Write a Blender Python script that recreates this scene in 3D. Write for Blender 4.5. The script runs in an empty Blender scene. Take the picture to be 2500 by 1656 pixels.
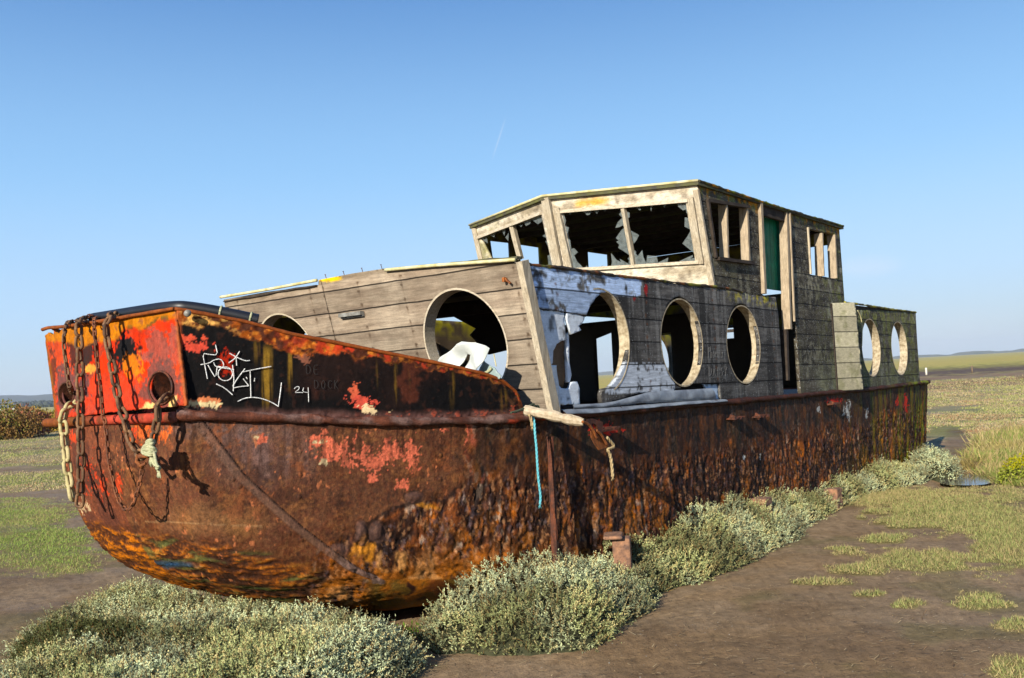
import bpy, math, random
import numpy as np
from mathutils import Vector, Matrix, Euler
from mathutils.geometry import delaunay_2d_cdt
random.seed(7); RNG = np.random.default_rng(7)
C = bpy.context.scene.collection
SC = bpy.context.scene
# ------------------------------------------------------------------ camera
F = 2270.; H = 1.6; PITCH = math.radians(2.52); ROLL = math.radians(3.217)
YAW = math.atan(1800 / 2270.)
cam = bpy.data.cameras.new('camera'); co = bpy.data.objects.new('camera', cam); C.objects.link(co)
cam.sensor_width = 36; cam.lens = F / 2500 * 36; cam.clip_start = .05; cam.clip_end = 30000
ROT = (Matrix.Rotation(math.pi / 2 + PITCH, 3, 'X') @ Matrix.Rotation(-ROLL, 3, 'Z'))
co.matrix_world = Matrix.Translation((0, 0, H)) @ ROT.to_4x4()
SC.camera = co
# ------------------------------------------------------------------ sky + sun
SUN_AZ, SUN_EL = math.radians(27.5), math.radians(23)
sdir = Vector((-math.sin(SUN_AZ) * math.cos(SUN_EL), -math.cos(SUN_AZ) * math.cos(SUN_EL), math.sin(SUN_EL)))
w = bpy.data.worlds.new('World'); SC.world = w; w.use_nodes = True
wn = w.node_tree.nodes; wl = w.node_tree.links; wn.clear()
wo = wn.new('ShaderNodeOutputWorld'); bg = wn.new('ShaderNodeBackground'); sky = wn.new('ShaderNodeTexSky')
sky.sky_type = 'NISHITA'; sky.sun_disc = False; sky.sun_elevation = SUN_EL
sky.sun_rotation = math.atan2(sdir.x, sdir.y); sky.air_density = 1.25; sky.dust_density = .6; sky.ozone_density = 3.0
bg.inputs['Strength'].default_value = .10
# thin clouds near the horizon and one faint contrail, by sky direction
tc = wn.new('ShaderNodeTexCoord')
mp = wn.new('ShaderNodeMapping'); mp.inputs['Scale'].default_value = (2.2, 2.2, 9)
nz = wn.new('ShaderNodeTexNoise'); nz.inputs['Scale'].default_value = 2.2; nz.inputs['Detail'].default_value = 6
wl.new(tc.outputs['Generated'], mp.inputs[0]); wl.new(mp.outputs[0], nz.inputs['Vector'])
def wmath(op, a, b=None, clamp=False):
    m = wn.new('ShaderNodeMath'); m.operation = op; m.use_clamp = clamp
    for i, v in enumerate((a, b)):
        if v is None: continue
        if isinstance(v, (int, float)): m.inputs[i].default_value = v
        else: wl.new(v, m.inputs[i])
    return m.outputs[0]
def pxdir(px, py):
    return (ROT @ Vector(((px - 1250) / F, -(py - 828) / F, -1))).normalized()
def wblob(px, py, rx, ry, amt):
    """soft cloud around one direction of the sky"""
    d = pxdir(px, py); r = Vector((d.y, -d.x, 0)).normalized(); u = r.cross(d)
    out = []
    for ax, rad in ((r, rx / F), (u, ry / F)):
        vm = wn.new('ShaderNodeVectorMath'); vm.operation = 'DOT_PRODUCT'; vm.inputs[1].default_value = ax
        wl.new(tc.outputs['Generated'], vm.inputs[0])
        out.append(wmath('MULTIPLY', vm.outputs['Value'], 1 / rad))
    a = wmath('ADD', wmath('MULTIPLY', out[0], out[0]), wmath('MULTIPLY', out[1], out[1]))
    m = wmath('SUBTRACT', 1, a, True)
    n = wmath('MULTIPLY', wmath('SUBTRACT', nz.outputs[0], .33), 3.0, True)
    return wmath('MULTIPLY', wmath('MULTIPLY', m, n), amt)
clouds = [wblob(2115, 652, 85, 30, .55), wblob(2300, 805, 200, 55, .22), wblob(2420, 840, 260, 30, .18), wblob(160, 930, 500, 45, .12)]
# contrail: a great-circle segment
a_, b_ = pxdir(1236, 283), pxdir(1200, 395)
nrm = a_.cross(b_).normalized(); mid = (a_ + b_).normalized(); tng = (b_ - a_).normalized(); hl = (b_ - a_).length * .5
def wdot(v):
    vm = wn.new('ShaderNodeVectorMath'); vm.operation = 'DOT_PRODUCT'; vm.inputs[1].default_value = v
    wl.new(tc.outputs['Generated'], vm.inputs[0]); return vm.outputs['Value']
tt = wmath('MULTIPLY', wdot(tng), 1 / hl); nn = wmath('MULTIPLY', wdot(nrm), F / 2.6)
fade = wmath('SUBTRACT', 1, wmath('MULTIPLY', tt, tt), True)
line = wmath('SUBTRACT', 1, wmath('MULTIPLY', nn, nn), True)
front = wmath('GREATER_THAN', wdot(mid), 0)
clouds.append(wmath('MULTIPLY', wmath('MULTIPLY', wmath('MULTIPLY', fade, line), front), .24))
acc = clouds[0]
for c_ in clouds[1:]: acc = wmath('ADD', acc, c_, True)
mx = wn.new('ShaderNodeMix'); mx.data_type = 'RGBA'; mx.inputs[7].default_value = (4.6, 4.9, 5.6, 1)
hs = wn.new('ShaderNodeHueSaturation'); hs.inputs['Saturation'].default_value = 1.18; wl.new(sky.outputs[0], hs.inputs['Color'])
sz = wn.new('ShaderNodeSeparateXYZ'); wl.new(tc.outputs['Generated'], sz.inputs[0])
def wramp(v, a, b):
    m = wn.new('ShaderNodeMapRange'); m.interpolation_type = 'SMOOTHSTEP'; m.inputs[1].default_value = a; m.inputs[2].default_value = b; m.inputs[3].default_value = 0; m.inputs[4].default_value = 1; wl.new(v, m.inputs[0]); return m.outputs[0]
def wmix(f, a, b):
    m = wn.new('ShaderNodeMix'); m.data_type = 'RGBA'
    if isinstance(f, (int, float)): m.inputs[0].default_value = f
    else: wl.new(f, m.inputs[0])
    for i, v in ((6, a), (7, b)):
        if isinstance(v, tuple): m.inputs[i].default_value = (*v, 1)
        else: wl.new(v, m.inputs[i])
    return m.outputs[2]
HZ = (3.1, 3.9, 4.6); MD = (1.95, 3.6, 5.7); TP = (.32, 1.15, 3.15)
grad = wmix(wramp(sz.outputs[2], .0, .10), HZ, (2.75, 4.0, 5.6)); grad = wmix(wramp(sz.outputs[2], .08, .24), grad, MD); grad = wmix(wramp(sz.outputs[2], .15, .52), grad, TP)
skc = wmix(.9, hs.outputs[0], grad)
wl.new(acc, mx.inputs[0]); wl.new(skc, mx.inputs[6])
wl.new(mx.outputs[2], bg.inputs['Color']); wl.new(bg.outputs[0], wo.inputs['Surface'])
sl = bpy.data.lights.new('sun', 'SUN'); sl.energy = 5.0; sl.angle = math.radians(.5); sl.color = (1, .92, .79)
so = bpy.data.objects.new('sun', sl); C.objects.link(so); so.rotation_euler = sdir.to_track_quat('Z', 'Y').to_euler(); so.location = (0, -5, 12)
vs = SC.view_settings; vs.view_transform = 'Standard'; vs.look = 'None'; vs.exposure = .85; vs.gamma = 1
# ------------------------------------------------------------------ boat frame (x aft, y to the far side, z up)
A = YAW
Lv = np.array([math.sin(A), math.cos(A), 0]); Tv = np.array([-math.cos(A), math.sin(A), 0])
p_ = math.radians(.9)
Lp = np.array([Lv[0] * math.cos(p_), Lv[1] * math.cos(p_), -math.sin(p_)]); Zp = np.cross(Lp, Tv)
BM = np.stack([Lp, Tv, Zp], 1); RM = np.array(ROT); CAM = np.array([0, 0, H])
def ray(px, py): return RM @ np.array([(px - 1250) / F, -(py - 828) / F, -1.])
O_ = CAM + ray(1345, 1003) * 6.5 / ray(1345, 1003)[1]; O_[2] = 0
def l2w(p): return O_ + BM @ np.array(p, float)
def w2l(p): return BM.T @ (np.array(p, float) - O_)
CL = w2l(CAM); SUNL = BM.T @ np.array(sdir)
def on(px, py, ax, v):                      # a measured pixel on the boat plane  axis = v
    r = BM.T @ ray(px, py); return CL + (v - CL[ax]) / r[ax] * r
def onpl(px, py, p0, n):
    r = BM.T @ ray(px, py); n = np.array(n, float); return CL + np.dot(n, np.array(p0) - CL) / np.dot(n, r) * r
def gnd(px, py, z=0.):
    r = ray(px, py); return CAM + (z - H) / r[2] * r
def topx(P):                                # local points (N,3) -> pixels of the photograph (only to look up where a stain sits)
    Wd = O_ + np.asarray(P) @ BM.T; q = (Wd - CAM) @ RM
    return 1250 + F * q[:, 0] / -q[:, 2], 828 - F * q[:, 1] / -q[:, 2]
def wtopx(Wd):
    q = (Wd - CAM) @ RM; zz = np.minimum(q[:, 2], -.01); return 1250 + F * q[:, 0] / -zz, 828 - F * q[:, 1] / -zz
# ------------------------------------------------------------------ noise (numpy)
def _h(ix, iy, iz, s):
    n = (ix * 374761393 + iy * 668265263 + iz * 2147483647 + s * 974634777) & 0xffffffff
    n = ((n ^ (n >> 13)) * 1274126177) & 0xffffffff
    return ((n ^ (n >> 16)) & 0xffff) / 65535.
def vn(P, sc=1., s=0):
    P = np.asarray(P, float) * np.asarray(sc, float) + 917.3
    I = np.floor(P).astype(np.int64); f = P - I; f = f * f * (3 - 2 * f); r = 0
    for dx in (0, 1):
        for dy in (0, 1):
            for dz in (0, 1):
                wgt = (f[:, 0] if dx else 1 - f[:, 0]) * (f[:, 1] if dy else 1 - f[:, 1]) * (f[:, 2] if dz else 1 - f[:, 2])
                r = r + wgt * _h(I[:, 0] + dx, I[:, 1] + dy, I[:, 2] + dz, s)
    return r
_RT = [np.array(Euler((.7 * k, 1.3 * k + .4, 2.1 * k)).to_matrix()) for k in range(4)]
def fbm(P, sc=1., o=4, s=0, g=.55):
    r = 0; a = 1; t = 0; sc = np.asarray(sc, float)
    P = np.asarray(P, float)
    for k in range(o):
        r = r + a * vn(P if k == 0 or sc.ndim else P @ _RT[k % 4], sc * 2.03 ** k, s + k * 17); t += a; a *= g
    return r / t
def ss(a, b, x): t = np.clip((x - a) / (b - a), 0, 1); return t * t * (3 - 2 * t)
def mixc(c, m, col): return c * (1 - m[:, None]) + np.asarray(col) * m[:, None]
def blob(u, v, cx, cy, rx, ry): return 1 - np.sqrt(((u - cx) / rx) ** 2 + ((v - cy) / ry) ** 2)
# ------------------------------------------------------------------ object helpers
def tag(o, label=None, cat=None, group=None, kind=None):
    if label: o['label'] = label
    if cat: o['category'] = cat
    if group: o['group'] = group
    if kind: o['kind'] = kind
    return o
def grade(c):
    c = np.asarray(c, float); l = c @ np.array([.3, .55, .15]); l = l[..., None]
    c = np.clip(l + (c - l) * 1.12, .0005, 1); return np.clip(.74 * .22 * (c / .22) ** 1.16, 0, .82)
def mesh(name, V, Fc, mat=None, parent=None, col=None, smooth=False, label=None):
    me = bpy.data.meshes.new(name); V = np.asarray(V, float)
    if isinstance(Fc, np.ndarray) and Fc.ndim == 2:
        n, k = Fc.shape
        me.vertices.add(len(V)); me.vertices.foreach_set('co', V.astype(np.float32).ravel())
        me.loops.add(n * k); me.loops.foreach_set('vertex_index', Fc.astype(np.int32).ravel())
        me.polygons.add(n); me.polygons.foreach_set('loop_start', np.arange(0, n * k, k, dtype=np.int32))
        me.polygons.foreach_set('loop_total', np.full(n, k, np.int32)); me.update(calc_edges=True)
    else: me.from_pydata([tuple(v) for v in V], [], [tuple(int(i) for i in f) for f in Fc]); me.update()
    if col is not None:
        a = me.color_attributes.new('Col', 'FLOAT_COLOR', 'POINT')
        cc = np.ones((len(V), 4), np.float32); cc[:, :3] = grade(np.clip(col, 0, 1)); a.data.foreach_set('color', cc.ravel())
    if smooth: me.polygons.foreach_set('use_smooth', np.ones(len(me.polygons), bool))
    if mat: me.materials.append(mat)
    o = bpy.data.objects.new(name, me); C.objects.link(o)
    if parent: o.parent = parent
    if label: o['label'] = label
    return o
def empty(name, loc=(0, 0, 0)):
    o = bpy.data.objects.new(name, None); C.objects.link(o); o.location = loc; o.empty_display_size = .2; return o
class MB:
    def __init__(s): s.V = []; s.F = []
    def add(s, V, Fc):
        b = len(s.V); s.V += [tuple(v) for v in V]; s.F += [tuple(i + b for i in f) for f in Fc]; return s
    def box(s, c, sz, R=None):
        c = np.array(c, float); V = []
        for x in (-.5, .5):
            for y in (-.5, .5):
                for z in (-.5, .5):
                    v = np.array([x * sz[0], y * sz[1], z * sz[2]])
                    if R is not None: v = np.array(R) @ v
                    V.append(c + v)
        return s.add(V, [(0, 1, 3, 2), (4, 6, 7, 5), (0, 4, 5, 1), (2, 3, 7, 6), (0, 2, 6, 4), (1, 5, 7, 3)])
    def bar(s, a, b, w, t, up=(0, 0, 1), jit=0, n=1):     # beam from a to b: w across, t along 'up'
        a = np.array(a, float); b = np.array(b, float); d = b - a; L = np.linalg.norm(d); d /= L
        up = np.array(up, float); up -= d * up.dot(d); up /= np.linalg.norm(up); sd = np.cross(d, up)
        V = []
        for i in range(n + 1):
            c = a + (b - a) * i / n
            for (p, q) in ((-1, -1), (1, -1), (1, 1), (-1, 1)):
                j = (random.random() - .5) * 2 * jit; k = (random.random() - .5) * 2 * jit
                V.append(c + sd * (p * w / 2 + j) + up * (q * t / 2 + k))
        Fc = [(0, 1, 2, 3), tuple(4 * n + i for i in (3, 2, 1, 0))]
        for i in range(n):
            for k in range(4): Fc.append((4 * i + k, 4 * i + 4 + k, 4 * i + 4 + (k + 1) % 4, 4 * i + (k + 1) % 4))
        return s.add(V, Fc)
    def tube(s, P, r, n=8, cap=True, rad=None):
        P = [np.array(p, float) for p in P]; V = []; prev = None
        for i, p in enumerate(P):
            t = P[min(i + 1, len(P) - 1)] - P[max(i - 1, 0)]; t /= (np.linalg.norm(t) + 1e-9)
            if prev is None:
                u = np.cross(t, (0, 0, 1) if abs(t[2]) < .9 else (1, 0, 0))
            else: u = prev - t * prev.dot(t)
            u /= np.linalg.norm(u); prev = u; v = np.cross(t, u); rr = rad[i] if rad is not None else r
            for k in range(n):
                a = 2 * math.pi * k / n; V.append(p + rr * (u * math.cos(a) + v * math.sin(a)))
        Fc = [(i * n + k, i * n + (k + 1) % n, (i + 1) * n + (k + 1) % n, (i + 1) * n + k) for i in range(len(P) - 1) for k in range(n)]
        if cap: Fc += [tuple(range(n))[::-1], tuple((len(P) - 1) * n + k for k in range(n))]
        return s.add(V, Fc)
    def build(s, name, mat, parent=None, smooth=False, label=None): return mesh(name, s.V, s.F, mat, parent, None, smooth, label)
def smoothpath(P, k=3, n=None):
    P = np.array(P, float)
    for _ in range(k):
        Q = [P[0]]
        for a, b in zip(P[:-1], P[1:]): Q += [a * .75 + b * .25, a * .25 + b * .75]
        Q.append(P[-1]); P = np.array(Q)
    if n:
        d = np.r_[0, np.cumsum(np.linalg.norm(np.diff(P, axis=0), axis=1))]
        t = np.linspace(0, d[-1], n); P = np.stack([np.interp(t, d, P[:, i]) for i in range(P.shape[1])], 1)
    return P
def inpoly(P, poly):
    x, y = P[:, 0], P[:, 1]; r = np.zeros(len(P), bool); n = len(poly); j = n - 1
    for i in range(n):
        xi, yi = poly[i]; xj, yj = poly[j]
        c = ((yi > y) != (yj > y)) & (x < (xj - xi) * (y - yi) / ((yj - yi) + 1e-12) + xi); r ^= c; j = i
    return r
def densify(poly, st, jit=0):
    out = []; n = len(poly)
    for i in range(n):
        a = np.array(poly[i], float); b = np.array(poly[(i + 1) % n], float); k = max(1, int(np.linalg.norm(b - a) / st))
        for q in range(k): out.append(a + (b - a) * q / k + (RNG.normal(0, jit, 2) if jit and q else 0))
    return np.array(out)
def sheet(name, outer, holes, f3, thick, colf, mat, parent, step=.02, jit=0, label=None, smooth=False, disp=None):
    """a board or plate cut to an outline with openings. f3 maps 2D -> 3D, thick is the offset of its back face"""
    outer = densify(outer, step * 1.5, jit); holes = [densify(h, step * 1.0, jit) for h in holes]
    lo, hi = outer.min(0), outer.max(0)
    gx, gy = np.meshgrid(np.arange(lo[0] + step / 2, hi[0], step), np.arange(lo[1] + step / 2, hi[1], step)); G = np.stack([gx.ravel(), gy.ravel()], 1)
    G += RNG.uniform(-.2, .2, G.shape) * step
    m = inpoly(G, outer)
    for h in holes: m &= ~inpoly(G, h)
    G = G[m]
    bd = np.concatenate([outer] + holes)
    if len(G):
        near = np.zeros(len(G), bool)
        for i in range(0, len(bd), 200):
            d = ((G[:, None, :] - bd[None, i:i + 200, :]) ** 2).sum(2).min(1); near |= d < (step * .35) ** 2
        G = G[~near]
    edges = []; k = 0
    for L in [outer] + holes:
        n = len(L); edges += [(k + i, k + (i + 1) % n) for i in range(n)]; k += n
    pts = np.concatenate([bd, G]); r = delaunay_2d_cdt([Vector(p) for p in pts], edges, [], 0, 1e-6)
    V2 = np.array([tuple(v) for v in r[0]]); T = np.array([f for f in r[2] if len(f) == 3])
    cen = V2[T].mean(1); ok = inpoly(cen, outer)
    for h in holes: ok &= ~inpoly(cen, h)
    T = T[ok]
    V3 = f3(V2); 
    if disp is not None: V3 = V3 + disp(V2, V3)
    n = len(V2); back = V3 + np.asarray(thick)
    ec = {}
    for a, b, c in T:
        for e in ((a, b), (b, c), (c, a)): ec[e] = 1
    be = [e for e in ec if (e[1], e[0]) not in ec]
    Fc = [tuple(t) for t in T] + [(t[2] + n, t[1] + n, t[0] + n) for t in T] + [(a, a + n, b + n) for a, b in be] + [(a, b + n, b) for a, b in be]
    V = np.concatenate([V3, back]); col = colf(V2, V3) if colf else None
    if col is not None: col = np.concatenate([col, col])
    return mesh(name, V, np.array(Fc), mat, parent, col, smooth, label)
# ------------------------------------------------------------------ materials
def newmat(name):
    m = bpy.data.materials.new(name); m.use_nodes = True; nt = m.node_tree; nt.nodes.clear()
    o = nt.nodes.new('ShaderNodeOutputMaterial'); b = nt.nodes.new('ShaderNodeBsdfPrincipled'); nt.links.new(b.outputs[0], o.inputs[0])
    return m, nt, b, o
class NT:
    def __init__(s, nt): s.t = nt
    def n(s, ty, **k):
        x = s.t.nodes.new(ty)
        for a, v in k.items(): setattr(x, a, v)
        return x
    def L(s, a, b): s.t.links.new(a, b)
    def coord(s, scale=(1, 1, 1), kind='Object'):
        t = s.n('ShaderNodeTexCoord'); m = s.n('ShaderNodeMapping'); m.inputs['Scale'].default_value = scale; s.L(t.outputs[kind], m.inputs[0]); return m.outputs[0]
    def noise(s, vec, sc, det=5, rough=.6, dist=0):
        x = s.n('ShaderNodeTexNoise'); x.inputs['Scale'].default_value = sc; x.inputs['Detail'].default_value = det
        x.inputs['Roughness'].default_value = rough; x.inputs['Distortion'].default_value = dist; s.L(vec, x.inputs['Vector']); return x.outputs[0]
    def m(s, op, a, b=None, clamp=False):
        x = s.n('ShaderNodeMath', operation=op, use_clamp=clamp)
        for i, v in enumerate((a, b)):
            if v is None: continue
            if isinstance(v, (int, float)): x.inputs[i].default_value = v
            else: s.L(v, x.inputs[i])
        return x.outputs[0]
    def ramp(s, v, lo, hi, a=0., b=1.):
        x = s.n('ShaderNodeMapRange'); x.inputs[1].default_value = lo; x.inputs[2].default_value = hi; x.inputs[3].default_value = a; x.inputs[4].default_value = b
        s.L(v, x.inputs[0]); return x.outputs[0]
    def mix(s, f, a, b, mode='MIX'):
        x = s.n('ShaderNodeMix', data_type='RGBA', blend_type=mode)
        for i, v in ((0, f), (6, a), (7, b)):
            if isinstance(v, (int, float)): x.inputs[i].default_value = v
            elif isinstance(v, (tuple, list)): x.inputs[i].default_value = (*grade(v[:3]), 1)
            else: s.L(v, x.inputs[i])
        return x.outputs[2]
    def scale(s, col, f):                   # colour * scalar
        x = s.n('ShaderNodeVectorMath', operation='SCALE'); s.L(col, x.inputs[0]); s.L(f, x.inputs['Scale']); return x.outputs[0]
    def bump(s, h, st, dist, b):
        x = s.n('ShaderNodeBump'); x.inputs['Strength'].default_value = st; x.inputs['Distance'].default_value = dist; s.L(h, x.inputs['Height']); s.L(x.outputs[0], b.inputs['Normal']); return x
def attr(N): return N.n('ShaderNodeVertexColor', layer_name='Col').outputs[0]
def rust_mat(name, rough=.62, fine=.35, bs=.7, dist=.01, spec=.35, base=None, streak=(6, 6, 1.6)):
    m, nt, b, o = newmat(name); N = NT(nt)
    v = N.coord(); vs_ = N.coord(streak)
    n1 = N.noise(v, 38, 6, .7); n2 = N.noise(v, 150, 4, .7); n3 = N.noise(vs_, 4, 5, .65, .3)
    c = attr(N) if base is None else N.mix(N.ramp(n3, .35, .65), base[0], base[1])
    f = N.m('MULTIPLY', N.ramp(n1, .3, .7, 1 - fine, 1 + fine), N.m('MULTIPLY', N.ramp(n2, .3, .7, 1 - fine * .7, 1 + fine * .7), N.ramp(n3, .3, .7, .82, 1.18)))
    N.L(N.scale(c, f), b.inputs['Base Color'])
    N.L(N.ramp(n1, .3, .7, rough - .15, rough + .2), b.inputs['Roughness']); b.inputs['Specular IOR Level'].default_value = spec
    h = N.m('ADD', N.m('MULTIPLY', n1, .6), N.m('ADD', N.m('MULTIPLY', n2, .25), N.m('MULTIPLY', n3, .4)))
    N.bump(h, bs, dist, b); return m
def wood_mat(name, axis='x', base=None, ph=None, z0=0., groove=.006, rough=.85, grain=.4, joint=None, speck=0., gd=.12):
    m, nt, b, o = newmat(name); N = NT(nt)
    sc = {'x': (1.2, 14, 14), 'y': (14, 1.2, 14), 'z': (14, 14, 1.2)}[axis]
    v = N.coord(); vg = N.coord(sc)
    g = N.noise(vg, 5, 8, .72, .6); g2 = N.noise(v, 9, 5, .6); g3 = N.noise(v, 130, 3, .7)
    if base is None: c = attr(N)
    else: c = N.mix(N.ramp(g2, .3, .7), base[0], base[1])
    f = N.m('MULTIPLY', N.ramp(g, .3, .7, 1 - grain, 1 + grain), N.ramp(g3, .35, .65, .9, 1.1)); f = N.m('MULTIPLY', f, N.ramp(g2, .3, .7, .85, 1.15))
    sep = N.n('ShaderNodeSeparateXYZ'); N.L(v, sep.inputs[0]); hgt = N.m('ADD', N.m('MULTIPLY', g, .5), N.m('MULTIPLY', g3, .12))
    if ph:
        wz = N.m('ADD', sep.outputs[2], N.m('MULTIPLY', N.m('SUBTRACT', N.noise(v, 2.2, 4, .7), .5), .016)); q = N.m('DIVIDE', N.m('SUBTRACT', wz, z0), ph); fl = N.m('FLOOR', q); fr = N.m('FRACT', q)
        wnz = N.n('ShaderNodeTexWhiteNoise', noise_dimensions='1D'); N.L(fl, wnz.inputs['W'])
        f = N.m('MULTIPLY', f, N.ramp(wnz.outputs[0], 0, 1, .74, 1.26))
        ed = N.m('MINIMUM', fr, N.m('SUBTRACT', 1, fr)); gr = N.ramp(ed, groove / ph * .5, groove / ph * 1.2, 0, 1)
        gr = N.m('MINIMUM', N.m('MAXIMUM', gr, 0), 1)
        if joint:                               # butt joints: x positions
            for jx in joint:
                e2 = N.m('ABSOLUTE', N.m('SUBTRACT', sep.outputs[1 if axis == 'y' else 0], jx)); g4 = N.m('MINIMUM', N.m('MAXIMUM', N.ramp(e2, .002, .004, 0, 1), 0), 1); gr = N.m('MULTIPLY', gr, g4)
        f = N.m('MULTIPLY', f, N.ramp(gr, 0, 1, gd, 1)); hgt = N.m('ADD', hgt, N.m('MULTIPLY', gr, 1.2))
    c = N.scale(c, f)
    if speck:
        sp = N.m('GREATER_THAN', N.noise(v, 60, 2, .5), 1 - speck); c = N.mix(N.m('MULTIPLY', sp, .7), c, (.42, .44, .44))
    N.L(c, b.inputs['Base Color']); b.inputs['Roughness'].default_value = rough; b.inputs['Specular IOR Level'].default_value = .2
    N.bump(hgt, .7, .006, b); return m
def plain_mat(name, c, c2=None, rough=.6, sc=20, bs=.3, dist=.004, metal=0, spec=.4, stretch=(1, 1, 1)):
    m, nt, b, o = newmat(name); N = NT(nt); v = N.coord(stretch); n = N.noise(v, sc, 5, .6)
    c2 = c2 or tuple(x * .7 for x in c); N.L(N.mix(N.ramp(n, .35, .65), c, c2), b.inputs['Base Color'])
    b.inputs['Roughness'].default_value = rough; b.inputs['Metallic'].default_value = metal; b.inputs['Specular IOR Level'].default_value = spec; N.bump(n, bs, dist, b); return m
def vcol_mat(name, rough=.8, spec=.2, sss=0, trans=0):
    m, nt, b, o = newmat(name); N = NT(nt); c = attr(N); N.L(c, b.inputs['Base Color']); b.inputs['Roughness'].default_value = rough; b.inputs['Specular IOR Level'].default_value = spec
    if trans:
        t = N.n('ShaderNodeBsdfTranslucent'); N.L(c, t.inputs[0]); x = N.n('ShaderNodeMixShader'); x.inputs[0].default_value = trans
        N.L(b.outputs[0], x.inputs[1]); N.L(t.outputs[0], x.inputs[2]); N.L(x.outputs[0], o.inputs[0])
    return m
M = {}
M['hull'] = rust_mat('rusty_hull', .68, .5, .9, .012, spec=.16)
M['plate'] = rust_mat('painted_rusty_plate', .62, .30, .5, .006, spec=.10)
M['rust'] = rust_mat('rust', .75, .4, .8, .008, base=((.13, .05, .022), (.28, .11, .035)))
M['rustdark'] = rust_mat('dark_rust', .7, .45, .9, .01, base=((.05, .022, .014), (.14, .05, .025)))
M['chain'] = rust_mat('chain_rust', .75, .4, .6, .003, base=((.08, .045, .026), (.22, .13, .07)))
M['chainthin'] = rust_mat('thin_chain_rust', .75, .35, .6, .003, base=((.09, .04, .022), (.22, .09, .04)))
M['chainpale'] = rust_mat('limed_chain', .8, .25, .6, .003, base=((.50, .43, .26), (.33, .30, .16)))
M['front'] = wood_mat('weathered_front_boards', 'y', None, .174, 2.047, grain=.34, groove=.006, joint=(2.03,))
M['side'] = wood_mat('weathered_side_boards', 'x', None, .181, 1.868, grain=.5, speck=.33, gd=.15)
M['aft'] = wood_mat('weathered_aft_boards', 'x', None, .184, 1.858, grain=.5, speck=.36, gd=.12)
M['wheel'] = wood_mat('weathered_wheelhouse_boards', 'x', None, .169, 2.166, grain=.5, speck=.36, gd=.12)
M['tan'] = wood_mat('bleached_timber', 'y', ((.57, .51, .42), (.38, .33, .25)), grain=.45)
M['tanz'] = wood_mat('bleached_upright_timber', 'z', ((.50, .45, .36), (.32, .27, .20)), grain=.5)
M['pink'] = wood_mat('pinkish_door_timber', 'z', ((.44, .37, .28), (.27, .22, .16)), grain=.45)
M['rim'] = plain_mat('pale_rim_timber', (.50, .44, .33), (.25, .20, .13), .85, 26, .9)
M['dark'] = wood_mat('dark_inner_timber', 'x', ((.045, .035, .028), (.075, .06, .048)), grain=.4)
M['paint'] = wood_mat('flaking_pale_paint', 'x', None, grain=.16, rough=.6)
M['painty'] = wood_mat('bleached_front_boards', 'y', None, grain=.42, rough=.85)
M['green'] = wood_mat('green_door_boards', 'z', ((.015, .16, .10), (.02, .22, .13)), grain=.25, rough=.6)
M['trim'] = plain_mat('cream_roof_trim', (.62, .58, .40), (.42, .38, .2), .6, 12)
M['roof'] = plain_mat('lichened_roof_felt', (.07, .065, .055), (.13, .13, .05), .9, 10, .8, .02)
M['black'] = plain_mat('black_plastic', (.012, .013, .016), (.02, .02, .024), .45, 8, .2)
M['steel'] = plain_mat('grey_vent_metal', (.30, .30, .28), (.16, .15, .13), .5, 18)
M['felt'] = plain_mat('grey_roofing_felt', (.16, .17, .19), (.30, .33, .36), .6, 7, .5, .01)
M['tarp'] = plain_mat('white_tarpaulin', (.60, .61, .59), (.42, .44, .42), .5, 5, .3)
M['tarpgrey'] = plain_mat('grey_green_tarpaulin', (.22, .28, .27), (.30, .36, .35), .5, 6, .3)
M['pole'] = plain_mat('bleached_driftwood', (.50, .43, .33), (.33, .27, .19), .85, 30, .6, .004)
M['brick'] = plain_mat('reddish_block', (.36, .21, .13), (.14, .09, .07), .9, 16, 1, .02)
M['ropepale'] = plain_mat('pale_rope', (.46, .44, .30), (.30, .32, .20), .8, 90, .9, .004)
M['ropeteal'] = plain_mat('teal_rope', (.10, .36, .42), (.20, .46, .50), .7, 90, .9, .004)
M['ropetan'] = plain_mat('tan_rope', (.45, .36, .22), (.30, .23, .13), .8, 90, .9, .004)
M['ropegreen'] = plain_mat('dark_green_cord', (.05, .065, .045), (.09, .10, .06), .8, 90, .9, .004)
M['chalk'] = plain_mat('white_chalk', (.85, .85, .83), (.30, .30, .29), .9, 120, .3)
M['chalkfaint'] = plain_mat('faint_chalk', (.05, .05, .05), (.022, .022, .022), .9, 120, .3)
M['scratch'] = plain_mat('scratched_letters', (.17, .17, .17), (.10, .10, .10), .9, 120, .3)
M['wpost'] = plain_mat('white_post_paint', (.7, .68, .62), (.5, .45, .38), .7, 5)
M['wood'] = plain_mat('post_wood', (.22, .17, .12), (.15, .11, .08), .8, 5)
def glass_mat():
    m, nt, b, o = newmat('dirty_glass'); N = NT(nt); b.inputs['Base Color'].default_value = (.24, .28, .28, 1); b.inputs['Roughness'].default_value = .3
    t = N.n('ShaderNodeBsdfTransparent'); x = N.n('ShaderNodeMixShader'); nz_ = N.noise(N.coord(), 30, 4)
    N.L(N.ramp(nz_, .3, .7, .14, .38), x.inputs[0]); N.L(t.outputs[0], x.inputs[1]); N.L(b.outputs[0], x.inputs[2]); N.L(x.outputs[0], o.inputs[0]); return m
M['glass'] = glass_mat()
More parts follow.
